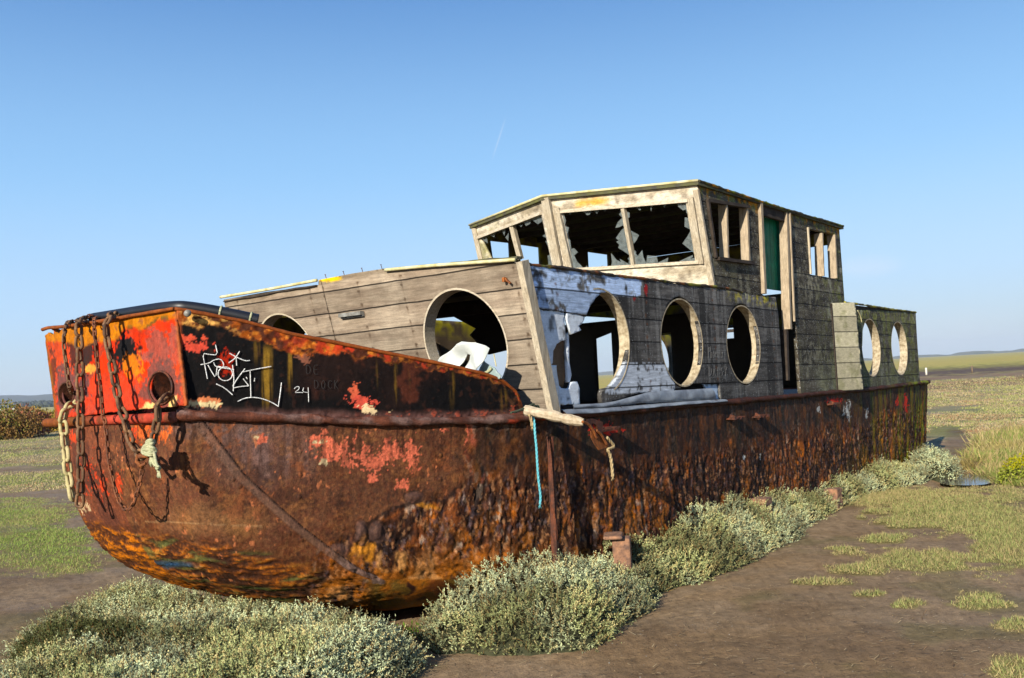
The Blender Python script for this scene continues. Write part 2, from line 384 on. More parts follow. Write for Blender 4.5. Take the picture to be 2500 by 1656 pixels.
# ================================================================== THE BOAT
BEAM = 3.38; YC = BEAM / 2
boat = empty('derelict_boat'); boat.matrix_world = Matrix(((*BM[0], O_[0]), (*BM[1], O_[1]), (*BM[2], O_[2]), (0, 0, 0, 1)))
tag(boat, 'rusting steel barge with a rotten wooden cabin and wheelhouse, stranded on the marsh mud', 'boat')
RX = [-2.34, -2.3, -2.06, -1.77, -1.41, -1.13, -.8, -.46, 0, 1, 4, 7, 9.9]; RZ = [1.47, 1.466, 1.446, 1.417, 1.38, 1.36, 1.345, 1.335, 1.33, 1.325, 1.325, 1.335, 1.372]
def zr(x): return np.interp(x, RX, RZ)
def yr(x): return np.where(np.asarray(x) < 0, .95 * (np.maximum(0, -np.asarray(x, float)) / 2.3) ** 1.35, 0.)
# --- hull ------------------------------------------------------------------
PZ = [0.0, .05, .12, .26, .44, .60, .79, .98, 1.18, 1.5]; PXF = [-.55, -.85, -1.17, -1.52, -1.87, -2.04, -2.15, -2.22, -2.27, -2.30]
NJ = 150; NI_F = 110; NI_B = 330; NI_S = 620; NI_T = 40
def hull_row(f):                            # plan outline of the hull at height fraction f (0 bottom .. 1 rail)
    z = .04 + f * 1.42; xf = np.interp(z, PZ, PXF)
    x0 = .9 * (1 - f) ** .8; bil = .42 * max(0, (.34 - z) / .34) ** 2.2
    ya = .95 - .02 * (1 - f) + .10 * max(0, (.3 - z) / .3)
    xs = xf + (x0 - xf) * np.linspace(0, 1, 60)
    pw = 1.35 + .25 * (1 - f)
    ys = bil + (ya - bil) * (np.clip(x0 - xs, 0, None) / (x0 - xf)) ** pw
    xs2 = np.linspace(x0, 9.55, 60)[1:]; ys2 = bil + .12 * (1 - f) * ss(6, 9.5, xs2) + 0 * xs2
    e = bil + .12 * (1 - f)
    ang = np.linspace(0, math.pi / 2, 14)[1:]; xc = 9.55 + .28 * np.sin(ang) * (1 - .12 * (1 - f)); yc_ = e + .28 * (1 - np.cos(ang))
    fy = np.linspace(YC, ya, 30)[:-1]; fx = xf - .05 * (1 - ((YC - fy) / (YC - ya)) ** 2) - .0
    P = np.concatenate([np.stack([fx, fy], 1), np.stack([xs, ys], 1), np.stack([xs2, ys2], 1), np.stack([xc, yc_], 1), [[xc[-1], YC]]])
    # soften the chine corner: wider rounding lower down
    r = .05 + .30 * (1 - f) ** 1.3
    d = np.r_[0, np.cumsum(np.linalg.norm(np.diff(P, axis=0), axis=1))]
    dc = d[29]; t = np.linspace(0, dc + 3, 700); Q = np.stack([np.interp(t, d, P[:, i]) for i in range(2)], 1)
    st = t[1] - t[0]; k = max(1, int(r / st)); ker = np.hanning(2 * k + 3)[1:-1]; ker /= ker.sum()
    pad = np.concatenate([np.repeat(Q[:1], k, 0) * [1, -1] + [0, 2 * YC], Q, np.repeat(Q[-1:], k, 0)])
    pad[:k] = Q[k:0:-1] * [1, -1] + [0, 2 * YC]
    S = np.stack([np.convolve(pad[:, i], ker, 'valid')[:len(Q)] for i in range(2)], 1)
    wgt = (ss(dc - r * 3 - .2, dc - r * 1.2, t) * (1 - ss(dc + r * 1.2, dc + r * 3 + .2, t)))[:, None]; Q = Q * (1 - wgt) + S * wgt
    rest = d > dc + 3; P2 = np.concatenate([Q, P[rest]]); d2 = np.r_[0, np.cumsum(np.linalg.norm(np.diff(P2, axis=0), axis=1))]
    ds = np.interp(9.55, P2[:, 0][P2[:, 0].argsort()], d2[P2[:, 0].argsort()]) if False else d2[-1] - (YC - e) - .15
    T_ = np.concatenate([np.linspace(0, dc, NI_F, endpoint=False), np.linspace(dc, dc + 2.6, NI_B, endpoint=False), np.linspace(dc + 2.6, ds, NI_S, endpoint=False), np.linspace(ds, d2[-1], NI_T)])
    X = np.interp(T_, d2, P2[:, 0]); Y = np.interp(T_, d2, P2[:, 1])
    return X, Y, z
rows = []
fr_ = np.linspace(0, 1, NJ)
for f in fr_:
    X, Y, z = hull_row(f); zt = zr(X); Z = .04 + f * (zt - .04); rows.append(np.stack([X, Y, Z], 1))
HV = np.array(rows); NI = HV.shape[1]
# bottom shelf row toward the keel
b0 = HV[0].copy(); b0[:, 1] = b0[:, 1] * .4 + YC * .6; b0[:, 0] = np.where(b0[:, 0] < 0, b0[:, 0] * .5, b0[:, 0]); b0[:, 2] -= .02
HV = np.concatenate([b0[None], HV]); NJ1 = NJ + 1
P = HV.reshape(-1, 3); u, v = topx(P)
# normals (approx, for displacement)
dI = np.gradient(HV, axis=1); dJ = np.gradient(HV, axis=0); NR = np.cross(dJ, dI); NR /= (np.linalg.norm(NR, axis=2, keepdims=True) + 1e-9); NR = NR.reshape(-1, 3)
NR *= np.where((NR * (P - np.array([4, YC, 1.]))).sum(1) < 0, -1, 1)[:, None]
Pw = P + (np.stack([fbm(P, 5, 3, 3), fbm(P, 5, 3, 9), fbm(P, 5, 3, 5)], 1) - .5) * .10
n_l = fbm(P, 1.6, 4, 1); n_m = fbm(P, 6, 4, 2); n_f = fbm(P, 30, 3, 3); n_ff = fbm(P, 75, 2, 33)
n_v = fbm(Pw, (15, 15, 6), 5, 4); n_v2 = 1 - np.abs(2 * fbm(Pw, (26, 26, 13), 4, 5) - 1); n_st = fbm(P, (16, 16, .9), 4, 6)
crack = 1 - np.abs(2 * fbm(Pw, (11, 11, 4.5), 4, 8) - 1) * 3
# flaky zone: aft of the bow plating and along the bilge
uw = u + (n_m - .5) * 130; vw = v + (n_m - .5) * 60
bnd = np.interp(u, [700, 800, 900, 1000, 1100, 1160, 1175], [1440, 1330, 1285, 1230, 1205, 1150, 1000])
flaky = np.maximum(ss(-18, 18, vw - bnd) * ss(700, 820, uw), ss(1120, 1170, uw + (n_f - .5) * 40)) * (P[:, 0] > -1.9)
hasy = P[:, 1] < YC - .3
smooth_top = ss(1120, 1170, uw) * ss(60, 0, v - np.interp(u, [1150, 1350, 1700, 2000, 2270], [1150, 1120, 1090, 1020, 960]) + (n_m - .5) * 90)
chine = ss(880, 930, u) * ss(1180, 1150, u) * ss(1412, 1418, v)
flk = flaky * (1 - .75 * smooth_top) * (1 - .9 * chine)
pit = ss(.5, .75, n_v); plates = np.floor(fbm(Pw, (9, 9, 4.5), 4, 21) * 11) / 11
disp = flk * (.45 + .15 * ss(950, 1400, u)) * ((n_v - .5) * .050 + (plates - .5) * .040 + (n_v2 - .8) * .050 + np.maximum(0, crack) * -.008) + (n_f - .5) * .003 + (n_m - .5) * .008
# seam step between the side plating and the rounded bow plating
seam = np.interp(v, [1020, 1090, 1160, 1235, 1290, 1345, 1385, 1400, 1417], [490, 545, 598, 680, 742, 815, 872, 900, 940])
sd_ = u - seam
side_plate = ss(-1.5, 1.5, sd_) * (v < 1418)
disp -= .010 * np.exp(-(sd_ / 2.2) ** 2) * (v < 1410) * (v > 1015)
disp += .006 * ss(-34, -30, sd_) * ss(1, -2, sd_) * (v > 1015) * (v < 1430)
strip_edge = np.exp(-((sd_ + 32) / 2.0) ** 2)
# colour -------------------------------------------------------
c = np.tile([.135, .050, .022], (len(P), 1)) * (0.65 + .7 * n_m)[:, None]
gr_ = ss(.38, .62, fbm(P, (55, 55, 55), 2, 40)); c = mixc(c, .55 * gr_, (.20, .10, .045))           # tan speckle in brown rust
c = mixc(c, .8 * ss(0, .9, blob(uw, vw, 640, 1110, 200, 130)) * (.35 + .65 * ss(.4, .62, n_st)), (.17, .115, .105))   # purple grey mill scale
c = mixc(c, .6 * ss(0, .6, blob(uw, vw, 540, 1045, 220, 40)) * (.4 + .6 * ss(.4, .6, n_st)), (.22, .165, .155))
c = mixc(c, .8 * ss(.1, .8, blob(uw, vw, 520, 1275, 190, 60)), (.27, .145, .065))                      # washed ochre forefoot
c = mixc(c, .5 * ss(.2, .8, blob(uw, vw, 980, 1270, 260, 60)), (.25, .12, .05))
c = mixc(c, .6 * ss(.5, .7, fbm(P, (60, 60, 60), 2, 71)) * ss(0, .7, blob(uw, vw, 970, 1230, 300, 130)), (.055, .03, .018))
bow_ = ss(1180, 1120, u); c = mixc(c, .38 * bow_ * ss(.40, .55, n_l * .5 + n_m * .5), (.085, .045, .036)); c = mixc(c, .55 * bow_ * ss(.56, .64, fbm(P, 5, 6, 301, .75)), (.045, .020, .014)); c = mixc(c, .5 * bow_ * ss(.58, .66, fbm(P, (7, 7, 14), 6, 302, .8)), (.26, .125, .055))
c = mixc(c, .7 * bow_ * ss(1050, 1028, v + (n_m - .5) * 30) * ss(.42, .56, n_st), (.05, .022, .016))
# forefoot: layered yellow orange rust
AL = np.cumsum(np.linalg.norm(np.diff(HV, axis=1, prepend=HV[:, :1]), axis=2), axis=1); FR = np.tile(np.arange(NJ1)[:, None] / NJ1, (1, NI)); SP = np.stack([AL.ravel() - AL[:, [NI_F]].repeat(NI, 1).ravel(), FR.ravel() * 1.7, 0 * FR.ravel()], 1); SP[:, 1] += (fbm(SP, 1.2, 3, 3) - .5) * .25
lay = .55 * fbm(SP, (11, 52, 1), 5, 50, .7) + .45 * fbm(SP, (4, 20, 1), 4, 51, .7); lay = .5 + (lay - .5) * 1.35
bandv = np.interp(u, [150, 230, 300, 400, 500, 640, 760, 900, 1000], [1240, 1275, 1290, 1310, 1330, 1350, 1375, 1425, 1500])
low = ss(-14, 22, v - bandv + (n_m - .5) * 50) * (u < 1000) * ss(1000, 960, u)
c = mixc(c, low, (.10, .038, .016)); c = mixc(c, low * ss(.48, .60, lay) * .85, (.38, .135, .028)); c = mixc(c, low * ss(.58, .70, lay) * .7, (.48, .27, .08)); c = mixc(c, low * ss(.52, .62, n_f) * .5, (.06, .03, .018)); c = mixc(c, low * ss(.52, .38, lay) * .7, (.03, .016, .012))
c = mixc(c, low * ss(.56, .66, fbm(SP, (3, 20, 1), 4, 62)) * .7, (.12, .14, .05)); c = mixc(c, low * ss(.2, .6, blob(u, v, 400, 1378, 110, 14) + (lay - .5)), (.05, .075, .10)); c = mixc(c, low * ss(.3, .6, blob(u, v, 420, 1378, 30, 6)), (.04, .09, .17)); disp += low * (lay - .5) * .05
c = mixc(c, .7 * ss(0, .8, blob(uw, vw, 250, 1300, 90, 50)) * ss(.45, .6, lay), (.5, .2, .03))
P2_ = P + NR * disp[:, None]
# red paint left on the bow plating
def redp(c, cx, cy, rx, ry, th=.0, k=1., col=(.50, .13, .08), fs=17):
    m = ss(-.02, .03, blob(u, v, cx, cy, rx, ry) + (fbm(P, fs, 6, int(cx), .8) - .54) * 5.2 + th); return mixc(c, m * k, col)
for a in ((215, 1120, 16, 60), (245, 1190, 40, 40), (330, 1062, 20, 26), (345, 1045, 30, 22), (195, 1225, 40, 30), (290, 1180, 16, 36)): c = redp(c, *a, th=-.5, k=.8, col=(.50, .075, .03))
c = redp(c, 210, 1235, 18, 16, th=-.3, col=(.50, .38, .24)); c = redp(c, 365, 1060, 50, 40, -.2, col=(.45, .12, .04))
for a in ((905, 1122, 56, 24, .1), (955, 1105, 30, 24, .0), (822, 1095, 38, 34, .05), (1005, 1112, 14, 44, .15), (1008, 1095, 16, 20, .1), (912, 1168, 13, 12, .3), (775, 1080, 26, 18, -.1), (990, 1187, 22, 14, -.1), (640, 1072, 14, 10, -.05), (1150, 1090, 13, 50, .2), (1165, 1130, 16, 40, .2), (1185, 1190, 16, 34, .1), (1080, 1050, 40, 5, -.3)): c = redp(c, *a[:4], th=a[4], col=(.52, .16, .10))
for a in ((778, 1082, 18, 8), (788, 1130, 9, 7), (625, 1070, 8, 5), (345, 1030, 10, 6)): c = redp(c, *a, th=-.2, col=(.55, .45, .28))
c = mixc(c, .8 * ss(.70, .76, fbm(P, (38, 38, 24), 3, 90)) * (u < 1150) * ss(.42, .55, fbm(P, 4, 4, 190)), (.50, .20, .10)); c = mixc(c, .6 * ss(.54, .64, fbm(P, (60, 60, 3), 3, 191)) * ss(1300, 1050, v) * (u < 1150), (.05, .022, .014)); c = mixc(c, .7 * ss(.60, .66, fbm(P, 9, 6, 192, .75)) * (u < 1150) * ss(1360, 1200, v), (.22, .085, .04))
# tar green-black streaked topsides aft of the bow
tar = smooth_top; c = mixc(c, tar, (.012, .013, .013)); c = mixc(c, tar * ss(.52, .66, n_st) * .5, (.06, .055, .028)); c = mixc(c, tar * ss(.58, .72, fbm(P, (20, 20, 1.4), 3, 77)) * .45, (.15, .07, .025))
c = mixc(c, tar * ss(.62, .7, n_l) * .5, (.03, .05, .06))
# scabby rust
fl = flk; c = mixc(c, fl, (.022, .010, .008)); hi_ = ss(.46, .64, n_v2 * .35 + n_v * .55)
c = mixc(c, fl * hi_ * .85, (.23, .082, .030)); c = mixc(c, fl * ss(.56, .66, fbm(Pw, (12, 12, 5), 5, 91)) * .7, (.42, .15, .03)); c = mixc(c, fl * ss(.55, .66, fbm(P, (16, 16, 10), 4, 92)) * .6, (.12, .07, .065))
c = mixc(c, fl * ss(.66, .72, fbm(P, (26, 26, 13), 3, 93)) * .7, (.42, .33, .26)); c = mixc(c, fl * ss(.5, .7, crack) * .7, (.014, .008, .006))
c = mixc(c, fl * ss(.50, .60, fbm(P, (1.7, 1.7, 2.4), 5, 97, .6)) * .8, (.020, .010, .008)); c = mixc(c, fl * ss(.54, .62, fbm(Pw, (8, 8, 4), 5, 98, .7)) * ss(.9, .3, P[:, 2]) * .55, (.44, .18, .04))
c = mixc(c, fl * ss(.53, .60, fbm(Pw, (5, 5, 3), 6, 303, .72)) * .75, (.016, .009, .008)); c = mixc(c, fl * ss(.60, .66, fbm(P, (46, 46, 26), 3, 304)) * .55, (.36, .20, .11)); c = mixc(c, fl * ss(.62, .68, fbm(P, (30, 30, 18), 4, 305, .7)) * .5, (.13, .10, .11))
c = mixc(c, .85 * ss(12, 3, np.abs(vw - bnd)) * ss(820, 900, u) * ss(1150, 1110, u) * ss(.4, .5, n_f), (.016, .008, .006))
lowo = ss(.62, .15, P[:, 2]) * ss(1500, 1100, u) * ss(700, 860, u); c = mixc(c, lowo * fl * ss(.38, .56, n_v) * .9, (.50, .19, .035)); c = mixc(c, lowo * fl * ss(.60, .68, n_m) * .7, (.56, .33, .16))
c = mixc(c, ss(.15, .5, blob(uw, vw, 955, 1370, 60, 45)) * .8 * ss(.38, .6, n_v), (.50, .28, .12)); c = mixc(c, ss(.0, .5, blob(uw, vw, 890, 1330, 14, 55)) * .8 * ss(.36, .56, n_v2 * .5 + n_v * .5), (.52, .24, .05))
c = mixc(c, ss(-.2, .3, blob(uw, vw, 1003, 1215, 60, 22)) * .0, (.45, .2, .03)); c = mixc(c, ss(.1, .5, blob(uw, vw, 1040, 1235, 24, 10)) * .45 * ss(.36, .56, n_v), (.50, .24, .04))
c = mixc(c, chine * .9, (.20, .125, .035)); c = mixc(c, chine * ss(.5, .62, n_m) * .8, (.40, .15, .03)); c = mixc(c, chine * ss(0, .4, blob(uw, vw, 1010, 1445, 18, 22)), (.05, .02, .015)); c = mixc(c, chine * ss(0, .5, blob(uw, vw, 1110, 1445, 60, 30)) * .7, (.10, .03, .015))
for (cx, cy, rx, ry) in ((885, 1305, 20, 24), (830, 1345, 24, 18), (1010, 1215, 24, 14), (920, 1300, 22, 26), (880, 1290, 16, 18)):      # rust blisters
    m = blob(u + (n_m - .5) * 24, v + (n_l - .5) * 20, cx, cy, rx, ry); P2_ += NR * (.014 * ss(0, .8, m))[:, None]; c = mixc(c, ss(-.1, .15, m) * .7, (.10, .06, .05)); c = mixc(c, ss(-.25, -.1, m) * ss(.05, -.1, m) * .7, (.03, .015, .01))
aft = ss(2000, 2240, u); c = mixc(c, aft * ss(.5, .64, fbm(P, (10, 10, 3), 4, 95)) * .7, (.22, .14, .02)); c = mixc(c, aft * ss(.56, .66, fbm(P, (22, 22, 2), 3, 96)) * .6, (.16, .19, .02))
for (cx, cy, rx, ry) in ((1475, 1048, 34, 12), (2035, 980, 18, 8), (2212, 985, 5, 22), (2190, 980, 4, 12), (1360, 1010, 30, 6)): c = redp(c, cx, cy, rx, ry, th=-.05, col=(.50, .05, .03))
for (cx, cy, rx, ry) in ((2070, 1000, 9, 22), (2115, 1010, 4, 12), (2000, 1000, 5, 10), (1858, 1112, 4, 12), (1817, 1118, 4, 5)): c = redp(c, cx, cy, rx, ry, th=-.15, col=(.42, .42, .40))
# hand-plate strip between bow plating and side plating, with rivets
stp = ss(-34, -30, sd_) * ss(1, -1, sd_) * (v > 1015) * (v < 1425); c = mixc(c, stp * .6, (.16, .10, .075)); c = mixc(c, stp * ss(1350, 1380, v) * .6, (.19, .14, .13))
c = mixc(c, np.exp(-(sd_ / 1.5) ** 2) * (v > 1018) * (v < 1408), (.012, .008, .006)); c = mixc(c, strip_edge * .45 * (v > 1015) * (v < 1440), (.05, .02, .01))
for (cx, cy) in ((482, 1037), (497, 1058), (510, 1085), (568, 1170), (585, 1186), (706, 1302), (735, 1318), (732, 1102), (732, 1159), (730, 1213), (837, 1288), (470, 1316), (1075, 1111), (1074, 1170)):
    d_ = np.hypot(u - cx, v - cy); P2_ += NR * (.007 * ss(6.5, 3, d_))[:, None]; c = mixc(c, ss(8, 6.5, d_) * ss(4.5, 6, d_) * .6, (.03, .018, .014))
c = mixc(c, ss(4.5, 2.5, np.minimum(np.hypot(u - 1030, v - 1030) * 9, 99)), (.5, .1, .05))
c = mixc(c, (np.abs((v - 1287) + (u - 450) * .0 - np.interp(u, [380, 640], [-13, -1])) < 2.2) * (u > 330) * (u < 640) * .35 * ss(.3, .5, n_f), (.42, .28, .16))   # old waterline
far = ss(1.6, 2.2, P[:, 1]) * 0
idx = np.arange(NJ1 * NI).reshape(NJ1, NI)
q = np.stack([idx[:-1, :-1], idx[:-1, 1:], idx[1:, 1:], idx[1:, :-1]], -1).reshape(-1, 4)
# far half: mirrored, coarser colour is the same steel
Pm = P2_.copy(); keep = np.ones(len(q), bool)
# own colours for the starboard half of the front plating
Pf = P.copy(); Pf[:, 1] = BEAM - Pf[:, 1]; uf, vf = topx(Pf)
cm = np.tile([.12, .046, .028], (len(P), 1)) * (.7 + .6 * n_l)[:, None]; cm = mixc(cm, .5 * ss(.45, .6, n_m), (.22, .08, .04)); lowm = ss(-14, 22, vf - np.interp(uf, [150, 230, 300, 400, 500, 640, 900], [1245, 1275, 1290, 1310, 1330, 1350, 1425]) + (n_m - .5) * 50)
cm = mixc(cm, lowm, (.09, .035, .016)); cm = mixc(cm, lowm * ss(.46, .6, lay), (.46, .17, .025))
def redm(c, cx, cy, rx, ry, th=0., col=(.50, .075, .03)): return mixc(c, ss(-.02, .05, blob(uf, vf, cx, cy, rx, ry) + (fbm(P, 17, 6, int(cx), .8) - .51) * 5.2 + th) * .9, col)
for a in ((180, 1070, 16, 26), (215, 1130, 20, 40), (240, 1190, 44, 40)): cm = redm(cm, *a, th=-.7)
cm = mixc(cm, ss(.74, .80, fbm(P, 40, 3, 91)) * .8, (.5, .2, .1)); cm = redm(cm, 208, 1235, 18, 18, -.4, (.50, .38, .24))
# one continuous shell
Pm[:, 1] = BEAM - Pm[:, 1]
V = np.concatenate([P2_, Pm]); Q = np.concatenate([q, q[:, ::-1] + len(P)]); mesh('hull', V, Q, M['hull'], boat, np.concatenate([c, cm]), True)
# --- rub rail (port, bow, starboard) ----------------------------------------
def railpath(side):
    xs = np.r_[np.linspace(-2.32, 0, 60), np.linspace(.05, 9.6, 190)]; ys = yr(xs) - .012; zs = zr(xs)
    a = np.linspace(.1, math.pi / 2, 8); P = np.stack([xs, ys, zs + .002], 1)
    P = np.concatenate([P, np.stack([9.57 + .29 * np.sin(a), .28 - .292 * np.cos(a), zr(9.8) + 0 * a], 1)])
    if side: P[:, 1] = BEAM - P[:, 1]
    return P
def rough_tube(name, path, r, mat, amp=.006, colf=None, n=12, seed=5):
    mb = MB(); mb.tube(path, r, n, True); V = np.array(mb.V); cen = np.repeat(path, n, 0); d = V - cen
    V = cen + d * (1 + (fbm(V, 9, 4, seed) - .5)[:, None] * 2 * amp / r + (fbm(V, 40, 3, seed + 1) - .5)[:, None] * amp / r * 1.3); return V, mb.F
pp = railpath(0); V, Fc = rough_tube('r', pp, .026, None, .016); u, v = topx(V)
c = np.tile([.12, .048, .03], (len(V), 1)) * (.6 + .8 * fbm(V, 14, 4, 2))[:, None]; c = mixc(c, ss(.5, .62, fbm(V, 12, 4, 3)) * (u < 1300) * .7, (.20, .145, .13)); c = mixc(c, ss(.52, .4, fbm(V, 10, 5, 33)) * .6, (.05, .02, .015)); c = mixc(c, ss(.62, .7, fbm(V, 9, 4, 4)) * ss(900, 1100, u) * ss(1500, 1300, u), (.42, .09, .05)); c = mixc(c, ss(1350, 1500, u) * .5, (.04, .02, .015)); c = mixc(c, ss(2150, 2250, u) * ss(.5, .6, fbm(V, 9, 4, 8)), (.18, .2, .03))
mesh('rub_rail', V, Fc, M['hull'], boat, c, True)
V2_ = V.copy(); V2_[:, 1] = BEAM - V2_[:, 1]; V2_[:, 1] -= .13 * ss(.3, -1.6, V2_[:, 0]); mesh('rub_rail', V2_, [f[::-1] for f in Fc], M['hull'], boat, c, True)
fp = np.stack([np.full(60, -2.345), np.linspace(.93, 2.47, 60), np.interp(np.linspace(.93, 2.47, 60), [.93, 2.47], [1.462, 1.452])], 1)
V, Fc = rough_tube('r', fp, .030, None, .004, seed=9); u, v = topx(V); c = np.tile([.36, .075, .05], (len(V), 1)) * (.7 + .6 * fbm(V, 14, 4, 2))[:, None]
c = mixc(c, ss(.5, .6, fbm(V, 10, 4, 12)) * .85, (.15, .06, .03)); c = mixc(c, ss(400, 430, u), (.20, .09, .07)); c = mixc(c, ss(215, 190, u) * .8, (.16, .075, .025)); mesh('rub_rail', V, Fc, M['plate'], boat, c, True)
# --- bulwark plates ---------------------------------------------------------
BXT = [-2.302, -2.166, -1.965, -1.729, -1.498, -1.183, -.862, -.557, -.42, -.32, -.262]; BZT = [2.077, 2.045, 1.997, 1.92, 1.865, 1.789, 1.716, 1.640, 1.590, 1.51, 1.40]
nx, nzz = 300, 70
xs = np.linspace(-2.30, -.262, nx); f = np.linspace(0, 1, nzz)[:, None]; zt = np.interp(xs, BXT, BZT); zb = zr(xs) - .01
X = np.tile(xs, (nzz, 1)); Y = np.tile(yr(xs), (nzz, 1)); Z = zb + (zt - zb) * f; P = np.stack([X, Y, Z], -1).reshape(-1, 3); u, v = topx(P)
nm = fbm(P, 7, 4, 2); nf = fbm(P, 32, 4, 3); nl = fbm(P, 2, 3, 4); st_ = fbm(P, (26, 26, 1.5), 4, 5)
edge = np.tile(f, (1, nx)).ravel(); dtop = (np.interp(P[:, 0], BXT, BZT) - P[:, 2]); 
c = np.tile([.006, .005, .005], (len(P), 1)); c = mixc(c, ss(.62, .72, nf) * .45, (.05, .022, .015)); c = mixc(c, ss(.5, .68, nl) * .35, (.045, .02, .014)); c = mixc(c, ss(.62, .7, fbm(P, 5, 5, 61)) * ss(700, 900, u) * .7, (.09, .03, .018))
for (cx, y0, y1, wd, k) in ((652, 855, 1000, 17, .9), (708, 850, 950, 10, .7), (627, 840, 880, 12, .6), (967, 890, 985, 9, .55), (1103, 915, 990, 8, .35), (1000, 900, 950, 5, .25), (915, 890, 950, 8, .3), (1230, 960, 1010, 12, .4)):
    m = ss(1, .3, np.abs(u + (nm - .5) * 10 - cx) / wd) * ss(y0 - 20, y0 + 10, v) * ss(y1 + 25, y1 - 50, v) * ss(.38, .58, fbm(P, (60, 60, 3), 3, int(cx))); c = mixc(c, m * k, (.24, .15, .035)); 
def bl(c, cx, cy, rx, ry, th, col, fs=26): return mixc(c, ss(-.02, .05, blob(u, v, cx, cy, rx, ry) + (fbm(P, fs * .7, 6, int(cx), .82) - .545) * 5.0 + th), col)
c = bl(c, 475, 848, 40, 11, .35, (.50, .09, .06)); c = bl(c, 455, 828, 20, 8, .2, (.50, .10, .06)); c = bl(c, 497, 825, 8, 6, .2, (.50, .1, .06)); c = bl(c, 866, 962, 15, 20, .1, (.45, .12, .07)); c = bl(c, 886, 985, 26, 14, .3, (.48, .10, .07)); c = bl(c, 897, 1000, 26, 12, .3, (.66, .53, .33))
c = bl(c, 495, 980, 28, 10, .3, (.50, .20, .10)); c = bl(c, 480, 987, 34, 8, .1, (.60, .50, .3)); c = bl(c, 545, 885, 26, 40, -.35, (.30, .03, .01)); c = bl(c, 650, 1140, 40, 30, -.3, (.4, .1, .05)); c = bl(c, 738, 870, 20, 14, .0, (.20, .09, .06));  c = bl(c, 1255, 1010, 12, 16, .1, (.42, .09, .06)); pass
# scaly rust under the capping
tb = np.interp(P[:, 0], [-2.3, -2.1, -1.9, -1.7, -1.5, -1.0, -.3], [.075, .055, .10, .12, .06, .035, .03]) + (fbm(P, 8, 5, 41, .7) - .5) * .16
tm = ss(.012, -.012, dtop - tb); c = mixc(c, tm, (.27, .085, .022)); c = mixc(c, tm * ss(.5, .6, nf), (.46, .19, .05)); c = mixc(c, tm * ss(.54, .44, fbm(P, 16, 4, 47)), (.07, .025, .014)); c = mixc(c, tm * ss(600, 900, u) * ss(.48, .6, fbm(P, 18, 4, 7)), (.48, .07, .035)); c = mixc(c, tm * ss(620, 520, u) * ss(.42, .56, nf) * .85, (.66, .40, .15)); c = mixc(c, tm * ss(850, 1000, u) * .45, (.06, .025, .018))
c = mixc(c, ss(448, 436, u) * .8, (.34, .10, .04)); bb = ss(.06, .0, P[:, 2] - zr(P[:, 0]) - .02 - (nm - .5) * .06); c = mixc(c, bb * .8, (.13, .07, .06)); c = mixc(c, bb * ss(.55, .65, nf) * ss(800, 1000, u), (.30, .08, .05))
c = mixc(c, ss(1150, 1250, u) * .4 * ss(.45, .6, nf), (.12, .06, .03))
dsp = (nf - .5) * .005 + tm * (fbm(P, 26, 4, 9) - .5) * .022 + bb * (nf - .5) * .02 + ss(1100, 1250, u) * (nm - .5) * .03
Po = P.copy(); Po[:, 1] -= dsp; Po[:, 0] -= dsp * .3
idx = np.arange(nzz * nx).reshape(nzz, nx); q = np.stack([idx[:-1, :-1], idx[:-1, 1:], idx[1:, 1:], idx[1:, :-1]], -1).reshape(-1, 4)
bd = np.concatenate([idx[0, :], idx[1:, -1], idx[-1, ::-1][1:], idx[::-1, 0][1:]]); n_ = len(P); Pi = Po + np.array([.004, .014, 0])
bq = np.stack([bd[:-1], bd[:-1] + n_, bd[1:] + n_, bd[1:]], 1)
V = np.concatenate([Po, Pi]); QQ = np.concatenate([q, q[:, ::-1] + n_, bq]); CC = np.concatenate([c, c])
bul = mesh('bulwark', V, QQ, M['plate'], boat, CC, True, label='black painted side plate with chalk writing and rusty upper edge')
V2_ = V.copy(); V2_[:, 1] = BEAM - V2_[:, 1]; mesh('bulwark', V2_, QQ[:, ::-1], M['plate'], boat, CC, True)
# capping rims
def bultop(n=80, x1=-.30): xs = np.linspace(-2.31, x1, n); return np.stack([xs, yr(xs), np.interp(xs, BXT, BZT)], 1)
for s in (0, 1):
    pp = bultop(); pp[:, 2] += .003
    if s: pp[:, 1] = BEAM - pp[:, 1]
    V, Fc = rough_tube('r', pp, .012, None, .003, n=8); c = np.tile([.22, .075, .028], (len(V), 1)) * (.6 + .8 * fbm(V, 20, 3, 2))[:, None]; mesh('capping_rim', V, Fc, M['plate'], boat, c, True)
